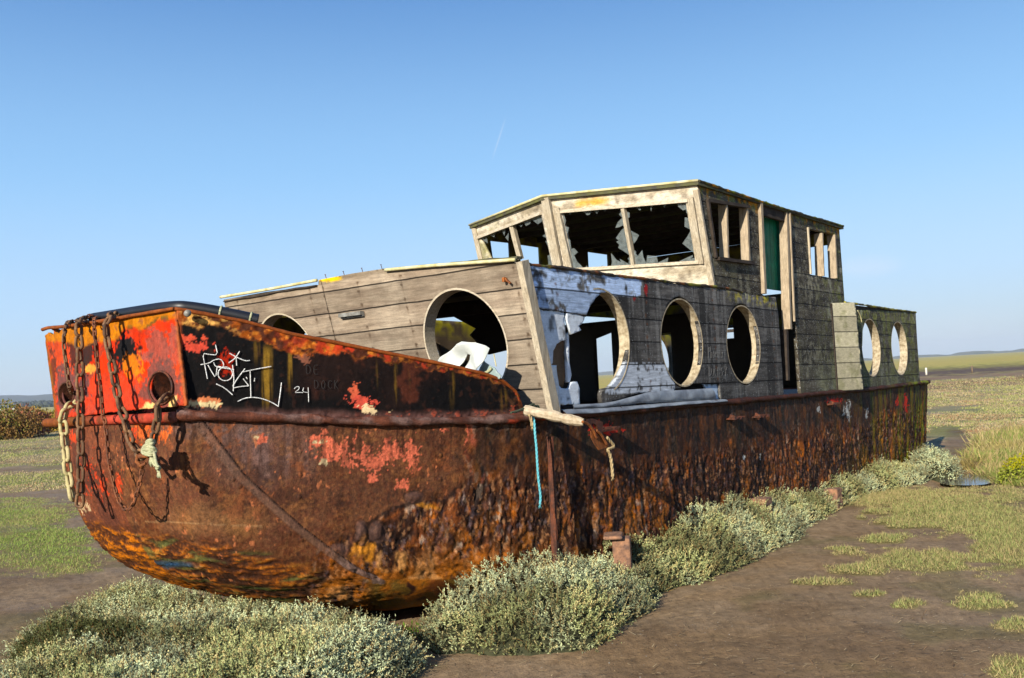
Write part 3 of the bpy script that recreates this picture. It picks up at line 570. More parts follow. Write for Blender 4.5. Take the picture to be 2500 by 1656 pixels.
# front plate, red, with two hawse holes
def FPx(px, py): q = on(px, py, 0, -2.3); return (q[1], q[2])
outer = [FPx(*p) for p in ((430, 757), (440, 860), (455, 990), (300, 1004), (150, 1022), (134, 1022), (125, 940), (114, 870), (107, 820), (118, 812), (130, 818), (140, 811), (148, 816), (157, 803), (250, 787), (340, 771))]
def ell(px, py, rx, ry, n=28): return [FPx(px + rx * math.cos(2 * math.pi * i / n), py + ry * math.sin(2 * math.pi * i / n)) for i in range(n)]
holes = [ell(400, 947, 25, 36), ell(170, 963, 15.5, 25)]
def colplate(V2, P):
    u, v = topx(P); nm = fbm(P, 7, 4, 2); nf = fbm(P, 30, 4, 3); nl = fbm(P, 2.5, 4, 14); nd = fbm(P @ np.array([[1, 0, 0], [0, .8, .6], [0, -.6, .8]]), (3, 3, 12), 4, 44)
    c = np.tile([.52, .050, .012], (len(P), 1)) * (.72 + .5 * nm)[:, None]; c = mixc(c, ss(.48, .62, nl) * .6, (.46, .10, .045)); c = mixc(c, ss(.52, .60, fbm(P, (12, 12, 5), 5, 88)) * .45, (.24, .05, .025)); c = mixc(c, ss(.55, .68, nd) * .8, (.15, .055, .04)); c = mixc(c, ss(880, 960, v) * .55, (.38, .08, .055))
    def b(c, cx, cy, rx, ry, th, col, k=1., fs=9): return mixc(c, k * ss(-.03, .05, blob(u, v, cx, cy, rx, ry) + (fbm(P, fs, 6, int(cx), .8) - .51) * 3.6 + th), col)
    c = b(c, 385, 855, 45, 55, -.1, (.20, .085, .07), .75); c = b(c, 400, 945, 52, 62, .0, (.13, .065, .055), .85); c = b(c, 172, 955, 38, 62, .05, (.11, .06, .055), .9); c = b(c, 425, 850, 16, 60, -.1, (.26, .08, .06), .7); c = b(c, 330, 900, 25, 60, -.3, (.26, .09, .07), .6)
    c = b(c, 308, 856, 24, 36, .25, (.012, .01, .01), 1, 14); c = b(c, 322, 890, 20, 28, .0, (.50, .17, .03), .9, 20); c = b(c, 212, 850, 20, 48, .2, (.03, .022, .018), .95, 14); c = b(c, 178, 860, 12, 30, .1, (.05, .02, .015), .9, 14); c = b(c, 222, 900, 14, 8, .2, (.62, .28, .08), 1, 30); c = b(c, 130, 900, 10, 50, -.1, (.06, .03, .018), .8, 14)
    c = b(c, 340, 800, 26, 40, -.2, (.32, .035, .015), .7)
    top = np.interp(u, [105, 160, 200, 250, 285, 300, 345, 380, 430], [832, 828, 850, 832, 822, 800, 812, 785, 775]); tm = ss(4, -4, v - top + (nm - .5) * 30); c = mixc(c, tm, (.36, .145, .022)); c = mixc(c, tm * ss(.5, .62, nf) * .6, (.46, .2, .03)); c = mixc(c, ss(9, 3, np.abs(v - top + (nm - .5) * 30)) * ss(.52, .6, fbm(P, 14, 4, 19)) * ss(280, 320, u) * .8, (.08, .075, .02))
    c = mixc(c, ss(9, 2, np.abs(u - np.interp(v, [757, 860, 990], [430, 440, 455]))) * .7, (.34, .13, .05)); c = mixc(c, ss(8, 2, np.abs(u - np.interp(v, [820, 940, 1022], [108, 126, 135]))) * .7, (.26, .11, .02))
    for (cx, cy, rx, ry) in ((366, 990, 10, 8), (352, 1003, 14, 7), (422, 985, 7, 16), (415, 1000, 10, 10)): c = b(c, cx, cy, rx, ry, .15, (.62, .42, .2), 1, 30)
    c = mixc(c, ss(.68, .74, nf) * .6, (.16, .06, .05)); return c
def dplate(V2, P): 
    o = np.zeros_like(P); o[:, 0] = -(fbm(P, 5, 3, 7) - .5) * .02 - (fbm(P, 30, 3, 8) - .5) * .004 - .05 * (1 - ((P[:, 1] - YC) / .8) ** 2) * .6; return o
fpl = sheet('bow_plate', outer, holes, lambda q: np.stack([np.full(len(q), -2.3), q[:, 0], q[:, 1]], 1), (.018, 0, 0), colplate, M['plate'], boat, .013, .002, 'flat red painted bow plate with two hawse holes', True, dplate)
for (px, py, rx, ry) in ((400, 947, 26, 37), (170, 963, 16, 26)):
    P0 = []; n = 32
    for k, (dx, sc) in enumerate(((-.026, 1.0), (.10, .98), (.30, .94))):
        for i in range(n):
            a = 2 * math.pi * i / n; y, z = FPx(px + rx * sc * math.cos(a), py + ry * sc * math.sin(a)); P0.append((-2.3 + dx * 1, y, z - max(0, dx) * .5))
    Fc = [(k * n + i, k * n + (i + 1) % n, (k + 1) * n + (i + 1) % n, (k + 1) * n + i) for k in range(2) for i in range(n)]
    mesh('hawse_pipe', P0, Fc, M['rustdark'], fpl, None, True)
    cy_, cz_ = FPx(px, py); ring = [(-2.322, *FPx(px + (rx + 3) * math.cos(2 * math.pi * i / n), py + (ry + 3) * math.sin(2 * math.pi * i / n))) for i in range(n + 1)]
    mb = MB(); mb.tube(ring, .007, 7, False); mb.build('hawse_ring', M['rustdark'], fpl, True)
pp = np.array([(-2.315, *FPx(*p)) for p in ((107, 805), (125, 800), (160, 799), (205, 794), (280, 783), (350, 769), (431, 754))]); pp = smoothpath(pp, 2); pp[:, 0] -= .03 * (1 - ((pp[:, 1] - YC) / .8) ** 2)
V, Fc = rough_tube('r', pp, .012, None, .004, n=8); c = np.tile([.22, .08, .03], (len(V), 1)) * (.6 + .8 * fbm(V, 20, 3, 2))[:, None]; mesh('capping_rim', V, Fc, M['plate'], boat, c, True)
# --- deck -------------------------------------------------------------------
xs = np.r_[np.linspace(-2.28, 0, 12), np.linspace(1, 9.5, 10), 9.75]; L = [(x, float(yr(x)) + .01 + (.2 if x > 9.7 else 0), float(zr(x)) - .03) for x in xs]; Rr = [(x, BEAM - y, z) for x, y, z in L]
mesh('deck', L + Rr, [(i, i + 1, len(L) + i + 1, len(L) + i) for i in range(len(L) - 1)], M['rustdark'], boat)
# --- side strips, brackets --------------------------------------------------
mb = MB(); a = on(1343, 1066, 1, -.05); b = (a[0] - .01, -.05, .2); mb.bar(a, b, .016, .045, (0, 1, 0), .003, 14); mb.build('fender_strip', M['rustdark'], boat, label='upright rusty fender strip on the hull side')
for (px, py, ln, dp) in ((1475, 1050, .22, .10), (1795, 1022, .22, .09), (1855, 1018, .2, .09), (2035, 987, .22, .08)):
    a = on(px, py, 1, -.04); mb = MB(); mb.bar((a[0] - ln / 2, -dp / 2, a[2]), (a[0] + ln / 2, -dp / 2 - .01, a[2] + .01), dp, .016, (0, 0, 1), .006, 6); mb.bar((a[0] - ln / 3, -.02, a[2] + .02), (a[0] - ln / 3, -dp * .8, a[2] - .0), .014, .05, (0, 0, 1), .004, 3); mb.build('bracket', M['rustdark'], boat)
# --- cabin front wall -------------------------------------------------------
FB = on(1345, 1003, 1, 0); FT = on(1268, 640, 1, 0); FN = np.cross(FT - FB, [0, 1, 0])
rk = (FT[0] - FB[0]) / (FT[2] - FB[2])
def f_front(q, off=0.): return np.stack([FB[0] + (q[:, 1] - FB[2]) * rk + off, q[:, 0], q[:, 1]], 1)
def W(px, py): q = onpl(px, py, FB, FN); return (q[1], q[2])
outer = [W(1330, 1003)[0:2], W(1268, 645), W(1235, 636), W(1060, 646), W(946, 662), W(945, 655), W(860, 668), W(778, 684), W(777, 697), W(650, 713), W(546, 732)]
yl = outer[-1][0]; outer = [(.0, 1.36), (0, W(1268, 645)[1])] + outer[2:] + [(yl + .02, 2.3), (3.37, 2.2), (3.37, 1.36)]
WR = .395
holes = [[(cy + WR * math.cos(2 * math.pi * i / 56), 1.885 + WR * .99 * math.sin(2 * math.pi * i / 56)) for i in range(56)] for cy in (.648, 2.70)]
def colfront(V2, P):
    u, v = topx(P); nm = fbm(P, (5, 3, 6), 4, 2); nl = fbm(P, 2, 3, 3); g = fbm(P, (30, 2.5, 30), 5, 4)
    c = np.tile([.36, .305, .24], (len(P), 1)); c = mixc(c, ss(.4, .65, nl) * .6, (.235, .185, .14)); c = mixc(c, ss(.5, .65, g) * .45, (.17, .13, .10)); c = mixc(c, ss(.45, .3, g) * .4, (.40, .34, .27))
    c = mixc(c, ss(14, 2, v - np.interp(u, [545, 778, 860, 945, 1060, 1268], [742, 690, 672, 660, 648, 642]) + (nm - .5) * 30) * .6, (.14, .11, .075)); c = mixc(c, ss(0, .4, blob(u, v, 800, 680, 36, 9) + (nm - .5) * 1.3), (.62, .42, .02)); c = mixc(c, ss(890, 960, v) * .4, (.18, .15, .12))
    for yy in (.06, 1.14, 1.62, 2.03, 2.20, 3.2):
        for kz in range(-3, 3):
            for dz in (.035, .14): zz = 2.047 + kz * .174 + dz; c = mixc(c, ss(.016, .008, np.hypot(P[:, 1] - yy - .01 * math.sin(kz * 9), P[:, 2] - zz)) * .8, (.06, .035, .02)); c = mixc(c, ss(.012, .004, np.abs(P[:, 1] - yy)) * ss(zz - .09, zz, P[:, 2]) * (P[:, 2] < zz) * .35, (.12, .08, .05))
    return c
fw = sheet('cabin_front_wall', outer, holes, f_front, (.05, 0, 0), colfront, M['front'], boat, .014, 0, 'grey-brown boarded cabin front with two big round window openings')
def rim(name, cen, R0, mapf, parent, mat, depth, n=64, wdt=.012, lip=.003):
    """ring lining a round window: cen (a,b), mapf(points2d, offset) -> 3D"""
    V = []; prof = ((R0, -lip), (R0 - wdt, -lip), (R0 - wdt, depth), (R0 + .012, depth))
    for i in range(n):
        a = 2 * math.pi * i / n
        for (r, d) in prof: V.append(mapf(np.array([[cen[0] + r * math.cos(a), cen[1] + r * math.sin(a)]]), d)[0])
    m = len(prof); Fc = [(i * m + k, i * m + k + 1, ((i + 1) % n) * m + k + 1, ((i + 1) % n) * m + k) for i in range(n) for k in range(m - 1)]
    return mesh(name, V, Fc, mat, parent)
for cy in (.648, 2.70): rim('window_rim', (cy, 1.885), WR + .004, f_front, fw, M['tan'], .11, wdt=.014)
# vent, knob, corner post, nails, roof trim
q = W(862, 768); mb = MB(); X = lambda y, z, o=0: f_front(np.array([[y, z]]), o)[0]
mb.bar(X(q[0] + .13, q[1] + .0, -.02), X(q[0] - .13, q[1], -.02), .045, .03, (0, 0, 1)); mb.bar(X(q[0] + .13, q[1] - .02, -.012), X(q[0] - .13, q[1] - .02, -.012), .02, .012, (0, 0, 1)); mb.build('vent_cowl', M['steel'], fw)
q = W(1237, 684); mb = MB(); mb.box(X(*q, -.02), (.04, .02, .03)); mb.bar(X(q[0], q[1] + .015, -.02), X(q[0] - .05, q[1] - .03, -.03), .015, .012); mb.build('rusty_hook', M['rust'], fw)
mb = MB(); mb.bar(X(-.012, 1.345, .02), X(-.012, 2.40, .02), .085, .05, (0, 1, 0), .002, 8); mb.build('corner_post', M['tanz'], boat)
for (pts, r, mt) in ((((543, 726), (650, 709), (778, 685)), .013, 'trim'), (((945, 660), (1060, 649), (1150, 643), (1262, 635)), .013, 'trim')):
    pp = [X(*W(*p), -.02) for p in pts]; mb = MB(); mb.tube(smoothpath(pp, 2), r, 8); mb.build('roof_edge_trim', M[mt], boat, True)
mb = MB(); mb.bar(X(*W(1100, 643), .03), X(*W(1262, 629), .03), .06, .02, (0, 0, 1), .004, 8); mb.build('roof_edge_trim', M['roof'], boat)
mb = MB(); mb.bar(X(*W(548, 736), .0), X(*W(775, 697), .0), .03, .012, (0, 0, 1), .004, 10); mb.build('roof_edge_trim', M['dark'], boat)
for px in (795, 839, 884, 931):
    q = W(px, np.interp(px, [778, 945], [684, 655])); mb = MB(); mb.tube([X(q[0], q[1] - .02, .01), X(q[0] + .004, q[1] + .035, .01)], .0028, 5); mb.tube([X(q[0] + .004, q[1] + .033, .01), X(q[0] + .004, q[1] + .037, .01)], .006, 6); mb.build('nail', M['rustdark'], fw)
# --- cabin side wall --------------------------------------------------------
def S(px, py, y=0.): q = on(px, py, 1, y); return (q[0], q[2])
def SZ(zx, zy): return S(1250 + zx * .2957, 620 + zy * .2957)
def f_side(q, off=0., y0=0.): return np.stack([q[:, 0], np.full(len(q), y0 + off), q[:, 1]], 1)
outer = [SZ(*p) for p in ((80, 88), (300, 112), (500, 138), (620, 152), (800, 182), (960, 200), (1075, 212), (1250, 232), (1450, 260), (1660, 282), (1800, 305), (1900, 322), (2040, 345), (2180, 358), (2188, 420), (2200, 500), (2208, 620), (2218, 760), (2228, 920), (2236, 1050), (2245, 1178), (1990, 1190), (1725, 1207), (1712, 1075), (1600, 1072), (1500, 1074), (1440, 1100), (1340, 1120), (1330, 1140), (1050, 1150), (900, 1200), (742, 1240), (735, 1165), (745, 1128), (810, 1100), (880, 1015), (935, 905), (966, 790), (968, 690), (950, 560), (920, 470), (880, 385), (830, 335), (780, 315), (735, 325), (690, 365), (650, 425), (625, 480), (612, 520), (560, 505), (440, 480), (300, 462), (225, 452), (150, 440), (120, 270))]
h2 = [(1.948 + .362 * math.cos(2 * math.pi * i / 48), 1.872 + .400 * math.sin(2 * math.pi * i / 48)) for i in range(48)]
h3 = [(3.19 + .365 * math.cos(2 * math.pi * i / 48), 1.868 + .398 * math.sin(2 * math.pi * i / 48)) for i in range(48)]
def colside(V2, P):
    u, v = topx(P); nm = fbm(P, (4, 6, 7), 4, 2); nl = fbm(P, 2, 4, 3); nf = fbm(P, 26, 4, 6); g = fbm(P, (2.5, 30, 40), 5, 4)
    c = np.tile([.105, .098, .090], (len(P), 1)); c = mixc(c, ss(.4, .62, nl) * .7, (.045, .042, .040)); c = mixc(c, ss(.5, .62, g) * .6, (.19, .18, .165)); c = mixc(c, ss(.54, .66, nf * .6 + nl * .4) * .5, (.17, .175, .175))
    c = mixc(c, ss(.54, .66, fbm(P, (10, 10, 1.1), 4, 29)) * .65, (.028, .026, .024)); c = mixc(c, ss(.58, .66, fbm(P, (30, 30, 2), 3, 39)) * .4, (.30, .29, .27))
    # blue white paint: top board and apron
    zx, zy = (u - 1250) / .2957, (v - 620) / .2957
    bd = ss(1075, 1062, zx) * ss(480, 470, zy - (zx - 150) * .1 * 0 + 0) ; bd = (zx < 1066) * (zy < np.interp(zx, [150, 620, 860, 1066], [441, 500, 342, 350]))
    pn = ss(.66, .54, fbm(P, (8, 8, 26), 5, 71) * .5 + nf * .5 + ss(.5, .7, nl) * .12)
    c = np.where(bd[:, None], mixc(c, pn * .95, (.46, .56, .72)), c)
    ap = (zy > 905) * (zx > 700) * (zx < 1345) * (zy < 1150) * (np.abs(zx - 1100) < 260 + (zy - 905) * .3); pa = ss(.72, .6, nf); c = np.where(ap[:, None], mixc(c, pa, (.60, .64, .69)), c)
    rd = ss(0, .3, blob(zx, zy, 1105, 285, 16, 62) + (nf - .5) * 2) + ss(0, .3, blob(zx, zy, 1010, 372, 30, 14) + (nf - .5) * 2); c = mixc(c, np.clip(rd, 0, 1) * .8, (.35, .02, .02))
    for xx in (.12, 1.36, 2.58, 3.92):
        for kz in range(-3, 3):
            for dz in (.04, .145): zz = 1.868 + kz * .181 + dz; dd_ = np.hypot(P[:, 0] - xx - .012 * math.sin(kz * 7 + dz * 90), P[:, 2] - zz); c = mixc(c, ss(.018, .009, dd_) * .7, (.16, .07, .03)); c = mixc(c, ss(.014, .004, np.abs(P[:, 0] - xx)) * ss(zz - .1, zz, P[:, 2]) * (P[:, 2] < zz) * .3, (.03, .02, .015))
    ly = ss(30, 8, (P[:, 2] - 0) * 0 + (v - np.interp(u, [1700, 1900], [705, 728]))) * ss(1750, 1830, u); c = mixc(c, ly * ss(.5, .6, nf) * .8, (.42, .36, .05)); c = mixc(c, ss(1, .2, np.abs(zx - 1930) / 45) * ss(470, 320, zy) * ss(.45, .6, nf) * .7, (.32, .34, .28))
    return c
sw = sheet('cabin_side_wall', outer, [h2, h3], f_side, (0, .035, 0), colside, M['side'], boat, .016, .0015, 'dark weathered side boards, pale blue paint at the forward end')
def f_s(q, off=0.): return f_side(q, off)
rim('window_rim', (1.948, 1.872), .384, f_s, sw, M['rim'], .085); rim('window_rim', (3.19, 1.868), .384, f_s, sw, M['rim'], .085)
# forward broken window: rim only where it survives (aft arc)
V = []; n = 40; R0 = .405
prof = ((R0, -.003), (R0 - .012, -.003), (R0 - .012, .09), (R0 + .012, .09))
for i in range(n + 1):
    a = math.radians(-70 + 172 * i / n)
    for (r, d) in prof: V.append((.672 + r * math.cos(a), d, 1.868 + r * math.sin(a)))
mesh('window_rim', V, [(i * 4 + k, i * 4 + k + 1, i * 4 + 5 + k, i * 4 + 4 + k) for i in range(n) for k in range(3)], M['rim'], sw)
def colpale(V2, P):
    nf = fbm(P, (22, 22, 22), 4, 6); g = fbm(P, (8, 8, 30), 5, 14); c = np.tile([.62, .66, .70], (len(P), 1)) * (.85 + .3 * nf)[:, None]; return mixc(c, ss(.53, .64, nf * .5 + g * .5) * .85, (.10, .09, .08))
def colwhite(V2, P): nf = fbm(P, 40, 4, 6); return np.tile([.68, .68, .66], (len(P), 1)) * (.8 + .4 * nf)[:, None]
def colblue(V2, P): nf = fbm(P, (22, 22, 22), 4, 6); c = np.tile([.42, .51, .62], (len(P), 1)) * (.85 + .3 * nf)[:, None]; return mixc(c, ss(.56, .66, nf) * .8, (.12, .12, .12))
fb = lambda y0: (lambda q: f_side(q, 0, y0))
sheet('painted_board', [SZ(*p) for p in ((228, 455), (440, 484), (446, 560), (452, 640), (463, 700), (425, 715), (380, 745), (352, 800), (348, 900), (330, 925), (300, 800), (262, 630), (240, 530))], [], fb(.012), (0, .02, 0), colpale, M['paint'], boat, .02, .004)
sheet('painted_board', [SZ(*p) for p in ((455, 490), (608, 500), (600, 545), (555, 595), (576, 630), (520, 655), (492, 665), (470, 590))], [], fb(.004), (0, .02, 0), colpale, M['paint'], boat, .02, .004)
sheet('painted_board', [SZ(*p) for p in ((150, 442), (232, 455), (262, 640), (300, 800), (330, 930), (250, 935), (205, 720), (170, 560))], [], fb(.022), (0, .02, 0), colblue, M['paint'], boat, .02, .002)
sheet('painted_board', [SZ(*p) for p in ((255, 932), (360, 920), (378, 1080), (392, 1278), (315, 1282))], [], fb(-.008), (0, .03, 0), colwhite, M['paint'], boat, .02, .002, None, False, lambda a, P: np.stack([0 * P[:, 0], -(fbm(P, 60, 3, 2) - .5) * .015, 0 * P[:, 0]], 1))
sheet('painted_board', [SZ(*p) for p in ((378, 1075), (440, 1112), (485, 1105), (500, 1060), (550, 1055), (570, 1110), (574, 1242), (395, 1240))], [], fb(.012), (0, .02, 0), colpale, M['paint'], boat, .02, .003)
sheet('painted_board', [SZ(*p) for p in ((482, 665), (497, 640), (503, 900), (520, 1000), (505, 1060), (488, 1060), (480, 900))], [], fb(.03), (0, .03, 0), colpale, M['paint'], boat, .02, .002)
sheet('broken_stud', [SZ(*p) for p in ((350, 830), (380, 760), (430, 715), (470, 700), (480, 900), (485, 1020), (470, 1100), (430, 1105), (400, 1000), (370, 960), (352, 930))], [], fb(.05), (0, .05, 0), lambda a, P: np.tile([.16, .10, .055], (len(P), 1)) * (.5 + fbm(P, (40, 40, 5), 4, 3))[:, None], M['paint'], boat, .02, .006)
sheet('painted_board', [SZ(*p) for p in ((1600, 1074), (1712, 1078), (1722, 1200), (1650, 1202))], [], fb(.02), (0, .02, 0), colblue, M['paint'], boat, .02, .001)
# roofing felt along the bottom, curling
def ribbon(name, A_, B_, mat, parent, y0, y1, lab=None, th=.006):
    """strip of sheet between two measured edges (top, bottom)"""
    A_ = smoothpath([(*S(*p), 0) for p in A_], 3, 60); B_ = smoothpath([(*S(*p), 0) for p in B_], 3, 60); V = []
    for j in range(5):
        t = j / 4
        for i in range(60):
            q = A_[i] * (1 - t) + B_[i] * t; V.append((q[0], y0 * (1 - t) + y1 * t - .012 * math.sin(t * 3.1) + .004 * math.sin(i * .7 + j), q[1]))
    n = len(V); V += [(a, b + th, c) for a, b, c in V]; Fc = []
    for j in range(4):
        for i in range(59): k = j * 60 + i; Fc += [(k, k + 1, k + 61, k + 60), (k + n, k + n + 60, k + n + 61, k + n + 1)]
    for i in range(59): Fc += [(i, i + n, i + n + 1, i + 1), (240 + i, 241 + i, 241 + i + n, 240 + i + n)]
    return mesh(name, V, Fc, mat, parent, None, True, lab)
ribbon('roofing_felt', ((1396, 988), (1480, 985), (1545, 968), (1590, 955), (1660, 953), (1735, 948)), ((1396, 998), (1480, 995), (1550, 985), (1590, 984), (1670, 980), (1745, 974)), M['felt'], boat, -.01, -.015)
ribbon('roofing_felt', ((1366, 1000), (1480, 996), (1600, 986), (1700, 978), (1765, 975)), ((1370, 1012), (1450, 1010), (1600, 994), (1700, 986), (1765, 981)), M['felt'], boat, -.015, -.05, 'pale loose roofing felt along the deck edge')
# roof of the cabin, ragged edge
edge_t = [SZ(*p) for p in ((80, 86), (300, 110), (500, 134), (620, 148), (800, 178), (960, 198), (1075, 208), (1250, 228), (1450, 256), (1660, 272), (1800, 290), (1850, 300), (1900, 322))]
pp = smoothpath([(x, .0, z + .004) for x, z in edge_t], 1, 90); V, Fc = rough_tube('r', pp, .013, None, .011, n=7, seed=3); c = np.tile([.05, .04, .03], (len(V), 1)) * (.5 + fbm(V, 20, 3, 2))[:, None]; c = mixc(c, ss(.55, .64, fbm(V, 9, 4, 8)), (.20, .20, .05)); c = mixc(c, ss(.6, .66, fbm(V, 12, 4, 18)) * .7, (.3, .12, .04)); mesh('roof_edge', V, Fc, M['paint'], boat, c)
ez = lambda x: np.interp(x, [p[0] for p in edge_t], [p[1] for p in edge_t])
V = []; nx_ = 40; 
for i in range(nx_):
    x = -.28 + (4.02 + .28) * i / (nx_ - 1)
    for j in range(13):
        y = 3.3 * j / 12; V.append((x, y, float(ez(x)) + .0 + .075 * math.sin(math.pi * y / BEAM) - .004))
Fc = []
for i in range(nx_ - 1):
    for j in range(12):
        x = -.28 + 4.3 * i / (nx_ - 1); y = 3.3 * j / 12
        if x > 1.7 and y > 2.55 and x < 3.2: continue       # planks missing along the far side
        Fc.append((i * 13 + j, i * 13 + j + 1, i * 13 + j + 14, i * 13 + j + 13))
n = len(V); V += [(a, b, c - .03) for a, b, c in V]; Fc += [tuple(k + n for k in f[::-1]) for f in Fc]; mesh('cabin_roof', V, Fc, M['roof'], boat)
# far side wall and inner frames
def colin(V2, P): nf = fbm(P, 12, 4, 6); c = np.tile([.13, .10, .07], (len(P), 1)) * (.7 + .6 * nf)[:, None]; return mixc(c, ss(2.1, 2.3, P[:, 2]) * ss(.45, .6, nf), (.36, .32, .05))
fh = [[(cx + .39 * math.cos(2 * math.pi * i / 40), 1.86 + .39 * math.sin(2 * math.pi * i / 40)) for i in range(40)] for cx in (.78, 2.10, 3.45)]
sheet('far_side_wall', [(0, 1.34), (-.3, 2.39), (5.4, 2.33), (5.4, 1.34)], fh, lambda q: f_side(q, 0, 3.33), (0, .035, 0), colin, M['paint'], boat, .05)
mb = MB()
mb.bar((.03, .08, 1.4), (-.22, .08, 2.4), .06, .07, (0, 1, 0)); mb.bar((1.32, .07, 1.36), (1.32, .07, 2.33), .06, .06, (0, 1, 0)); mb.bar((2.55, .07, 1.36), (2.55, .07, 2.32), .06, .06, (0, 1, 0)); mb.bar((3.9, .07, 1.36), (3.9, .07, 2.32), .06, .06, (0, 1, 0))
for x in (.4, 1.3, 2.2, 3.1): mb.bar((x, .05, float(ez(x)) - .06), (x, 2.6 if x > .6 else 3.25, float(ez(x)) - .02), .05, .06, (0, 0, 1))
mb.bar((1.2, .1, 2.28), (1.2, 3.3, 2.30), .05, .1, (0, 0, 1))
mb.build('inner_frame', M['dark'], boat)
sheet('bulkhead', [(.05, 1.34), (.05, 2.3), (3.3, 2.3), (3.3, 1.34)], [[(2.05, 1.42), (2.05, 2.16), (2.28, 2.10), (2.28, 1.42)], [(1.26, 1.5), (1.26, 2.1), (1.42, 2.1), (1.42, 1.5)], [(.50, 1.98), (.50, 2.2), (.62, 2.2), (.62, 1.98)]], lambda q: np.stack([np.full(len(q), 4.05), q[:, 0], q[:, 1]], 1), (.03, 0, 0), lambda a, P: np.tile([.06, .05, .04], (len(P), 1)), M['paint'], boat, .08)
def SY(px, py, y): q = on(px, py, 1, y); return (q[0], q[2])
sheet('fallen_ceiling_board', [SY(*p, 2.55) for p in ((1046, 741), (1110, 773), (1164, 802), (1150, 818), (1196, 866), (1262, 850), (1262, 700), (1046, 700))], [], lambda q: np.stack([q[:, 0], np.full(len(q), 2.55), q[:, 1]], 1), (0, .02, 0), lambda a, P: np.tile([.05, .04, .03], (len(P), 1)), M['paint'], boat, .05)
# scratched words on the boards
def strokes(name, L, plane, mat, parent, r=.004, cyc=False):
    mb = MB()
    for st in L:
        pp = [plane(*p) for p in st]; pp = smoothpath(pp, 1) if len(pp) > 2 else pp; mb.tube(pp, r, 5)
    return mb.build(name, mat, parent)
def zs(x0, y0, w_, h_, pts): return [[(x0 + w_ * a, y0 + h_ * b) for a, b in st] for st in pts]
GL = {'P': [[(0, 1), (0, 0), (.7, .1), (.7, .45), (0, .5)]], 'h': [[(0, 0), (0, 1)], [(0, .6), (.4, .45), (.6, .6), (.6, 1)]], 'o': [[(.5, .4), (.05, .6), (.2, 1), (.7, .95), (.8, .6), (.5, .4)]], 'e': [[(.1, .7), (.7, .65), (.5, .4), (.1, .6), (.2, .95), (.7, .9)]], 'n': [[(0, .45), (0, 1)], [(0, .6), (.4, .45), (.6, .6), (.6, 1)]], 'i': [[(.3, .45), (.3, 1)]], 'x': [[(0, .45), (.6, 1)], [(.6, .45), (0, 1)]],
      'D': [[(0, 0), (0, 1), (.5, .9), (.7, .5), (.5, .1), (0, 0)]], 'A': [[(0, 1), (.35, 0), (.7, 1)], [(.15, .6), (.55, .6)]], 'I': [[(.3, 0), (.3, 1)]], 'S': [[(.6, .1), (.2, .1), (.1, .35), (.6, .6), (.5, .95), (0, .95)]], 'Y': [[(0, 0), (.35, .5), (.7, 0)], [(.35, .5), (.3, 1)]], 'O': [[(.4, 0), (0, .4), (.2, 1), (.6, .9), (.7, .3), (.4, 0)]], 'C': [[(.7, .15), (.3, 0), (0, .5), (.3, 1), (.7, .85)]], 'K': [[(0, 0), (0, 1)], [(.6, 0), (0, .5), (.6, 1)]], 'E': [[(.6, 0), (0, 0), (0, 1), (.6, 1)], [(0, .5), (.5, .5)]]}
def word(t, x0, y0, w_, h_): 
    out = []
    for i, ch in enumerate(t): out += zs(x0 + i * w_, y0, w_ * .85, h_, GL[ch])
    return out
for wd_ in (word('Phoenix', 1620, 765, 18, 95), word('DAISY', 1625, 935, 32, 75)): strokes('scratched_word', wd_, lambda a, b: (*[SZ(a, b)[0]], -.0035, SZ(a, b)[1]), M['scratch'], sw, .0016)
# --- chalk graffiti on the bulwark ------------------------------------------
def onbul(px, py):
    r = BM.T @ ray(px, py); lo, hi = 3., 9.
    for _ in range(40):
        m_ = (lo + hi) / 2; q = CL + m_ * r
        if q[1] >= float(yr(q[0])): hi = m_
        else: lo = m_
    q = CL + (lo - .012) * r; return q
g1 = lambda a, b: onbul(a * .3189, 700 + b * .3189)
ST = [[(1650, 445), (1668, 525), (1600, 520), (1552, 510), (1568, 600), (1588, 705)], [(1535, 598), (1600, 588), (1640, 560), (1690, 553), (1714, 590), (1708, 622), (1680, 612), (1648, 612), (1636, 580)], [(1592, 600), (1620, 650), (1652, 702), (1664, 610)],
      [(1725 + 56 * math.cos(a), 668 + 54 * math.sin(a)) for a in np.linspace(0, 6.3, 14)], [(1664, 616), (1790, 636)], [(1780, 600), (1792, 690), (1786, 800)], [(1876, 628), (1820, 700), (1770, 780), (1840, 765), (1905, 760)], [(1905, 760), (1862, 705)], [(1850, 656), (1960, 632), (2076, 612)], [(1915, 640), (1918, 740), (1921, 850)],
      [(1820, 880), (1870, 855), (1930, 847), (2000, 855), (2080, 885), (2132, 918)], [(2155, 735), (2145, 820), (2130, 920)], [(1655, 745), (1720, 775), (1780, 828)], [(1755, 510), (1820, 545), (1880, 570), (1912, 566)], [(1835, 495), (1800, 550), (1750, 585)], [(1808, 545), (1812, 605)], [(1885, 692), (1893, 708)], [(1951, 700), (1947, 726)]]
strokes('chalk_graffiti', ST, g1, M['chalk'], bul, .0029)
g2 = lambda a, b: onbul(500 + a * .359, 580 + b * .359)
strokes('chalk_number', [[(608, 1030), (622, 1015), (642, 1014), (642, 1032), (608, 1056), (640, 1054), (668, 1056)], [(672, 1022), (664, 1050), (706, 1056)], [(703, 1020), (705, 1070), (706, 1120)]], g2, M['chalk'], bul, .0021)
for wd_ in (word('DE', 690, 868, 52, 62), word('DOCK', 745, 970, 46, 60)): strokes('faint_writing', wd_, g2, M['chalkfaint'], bul, .0013)
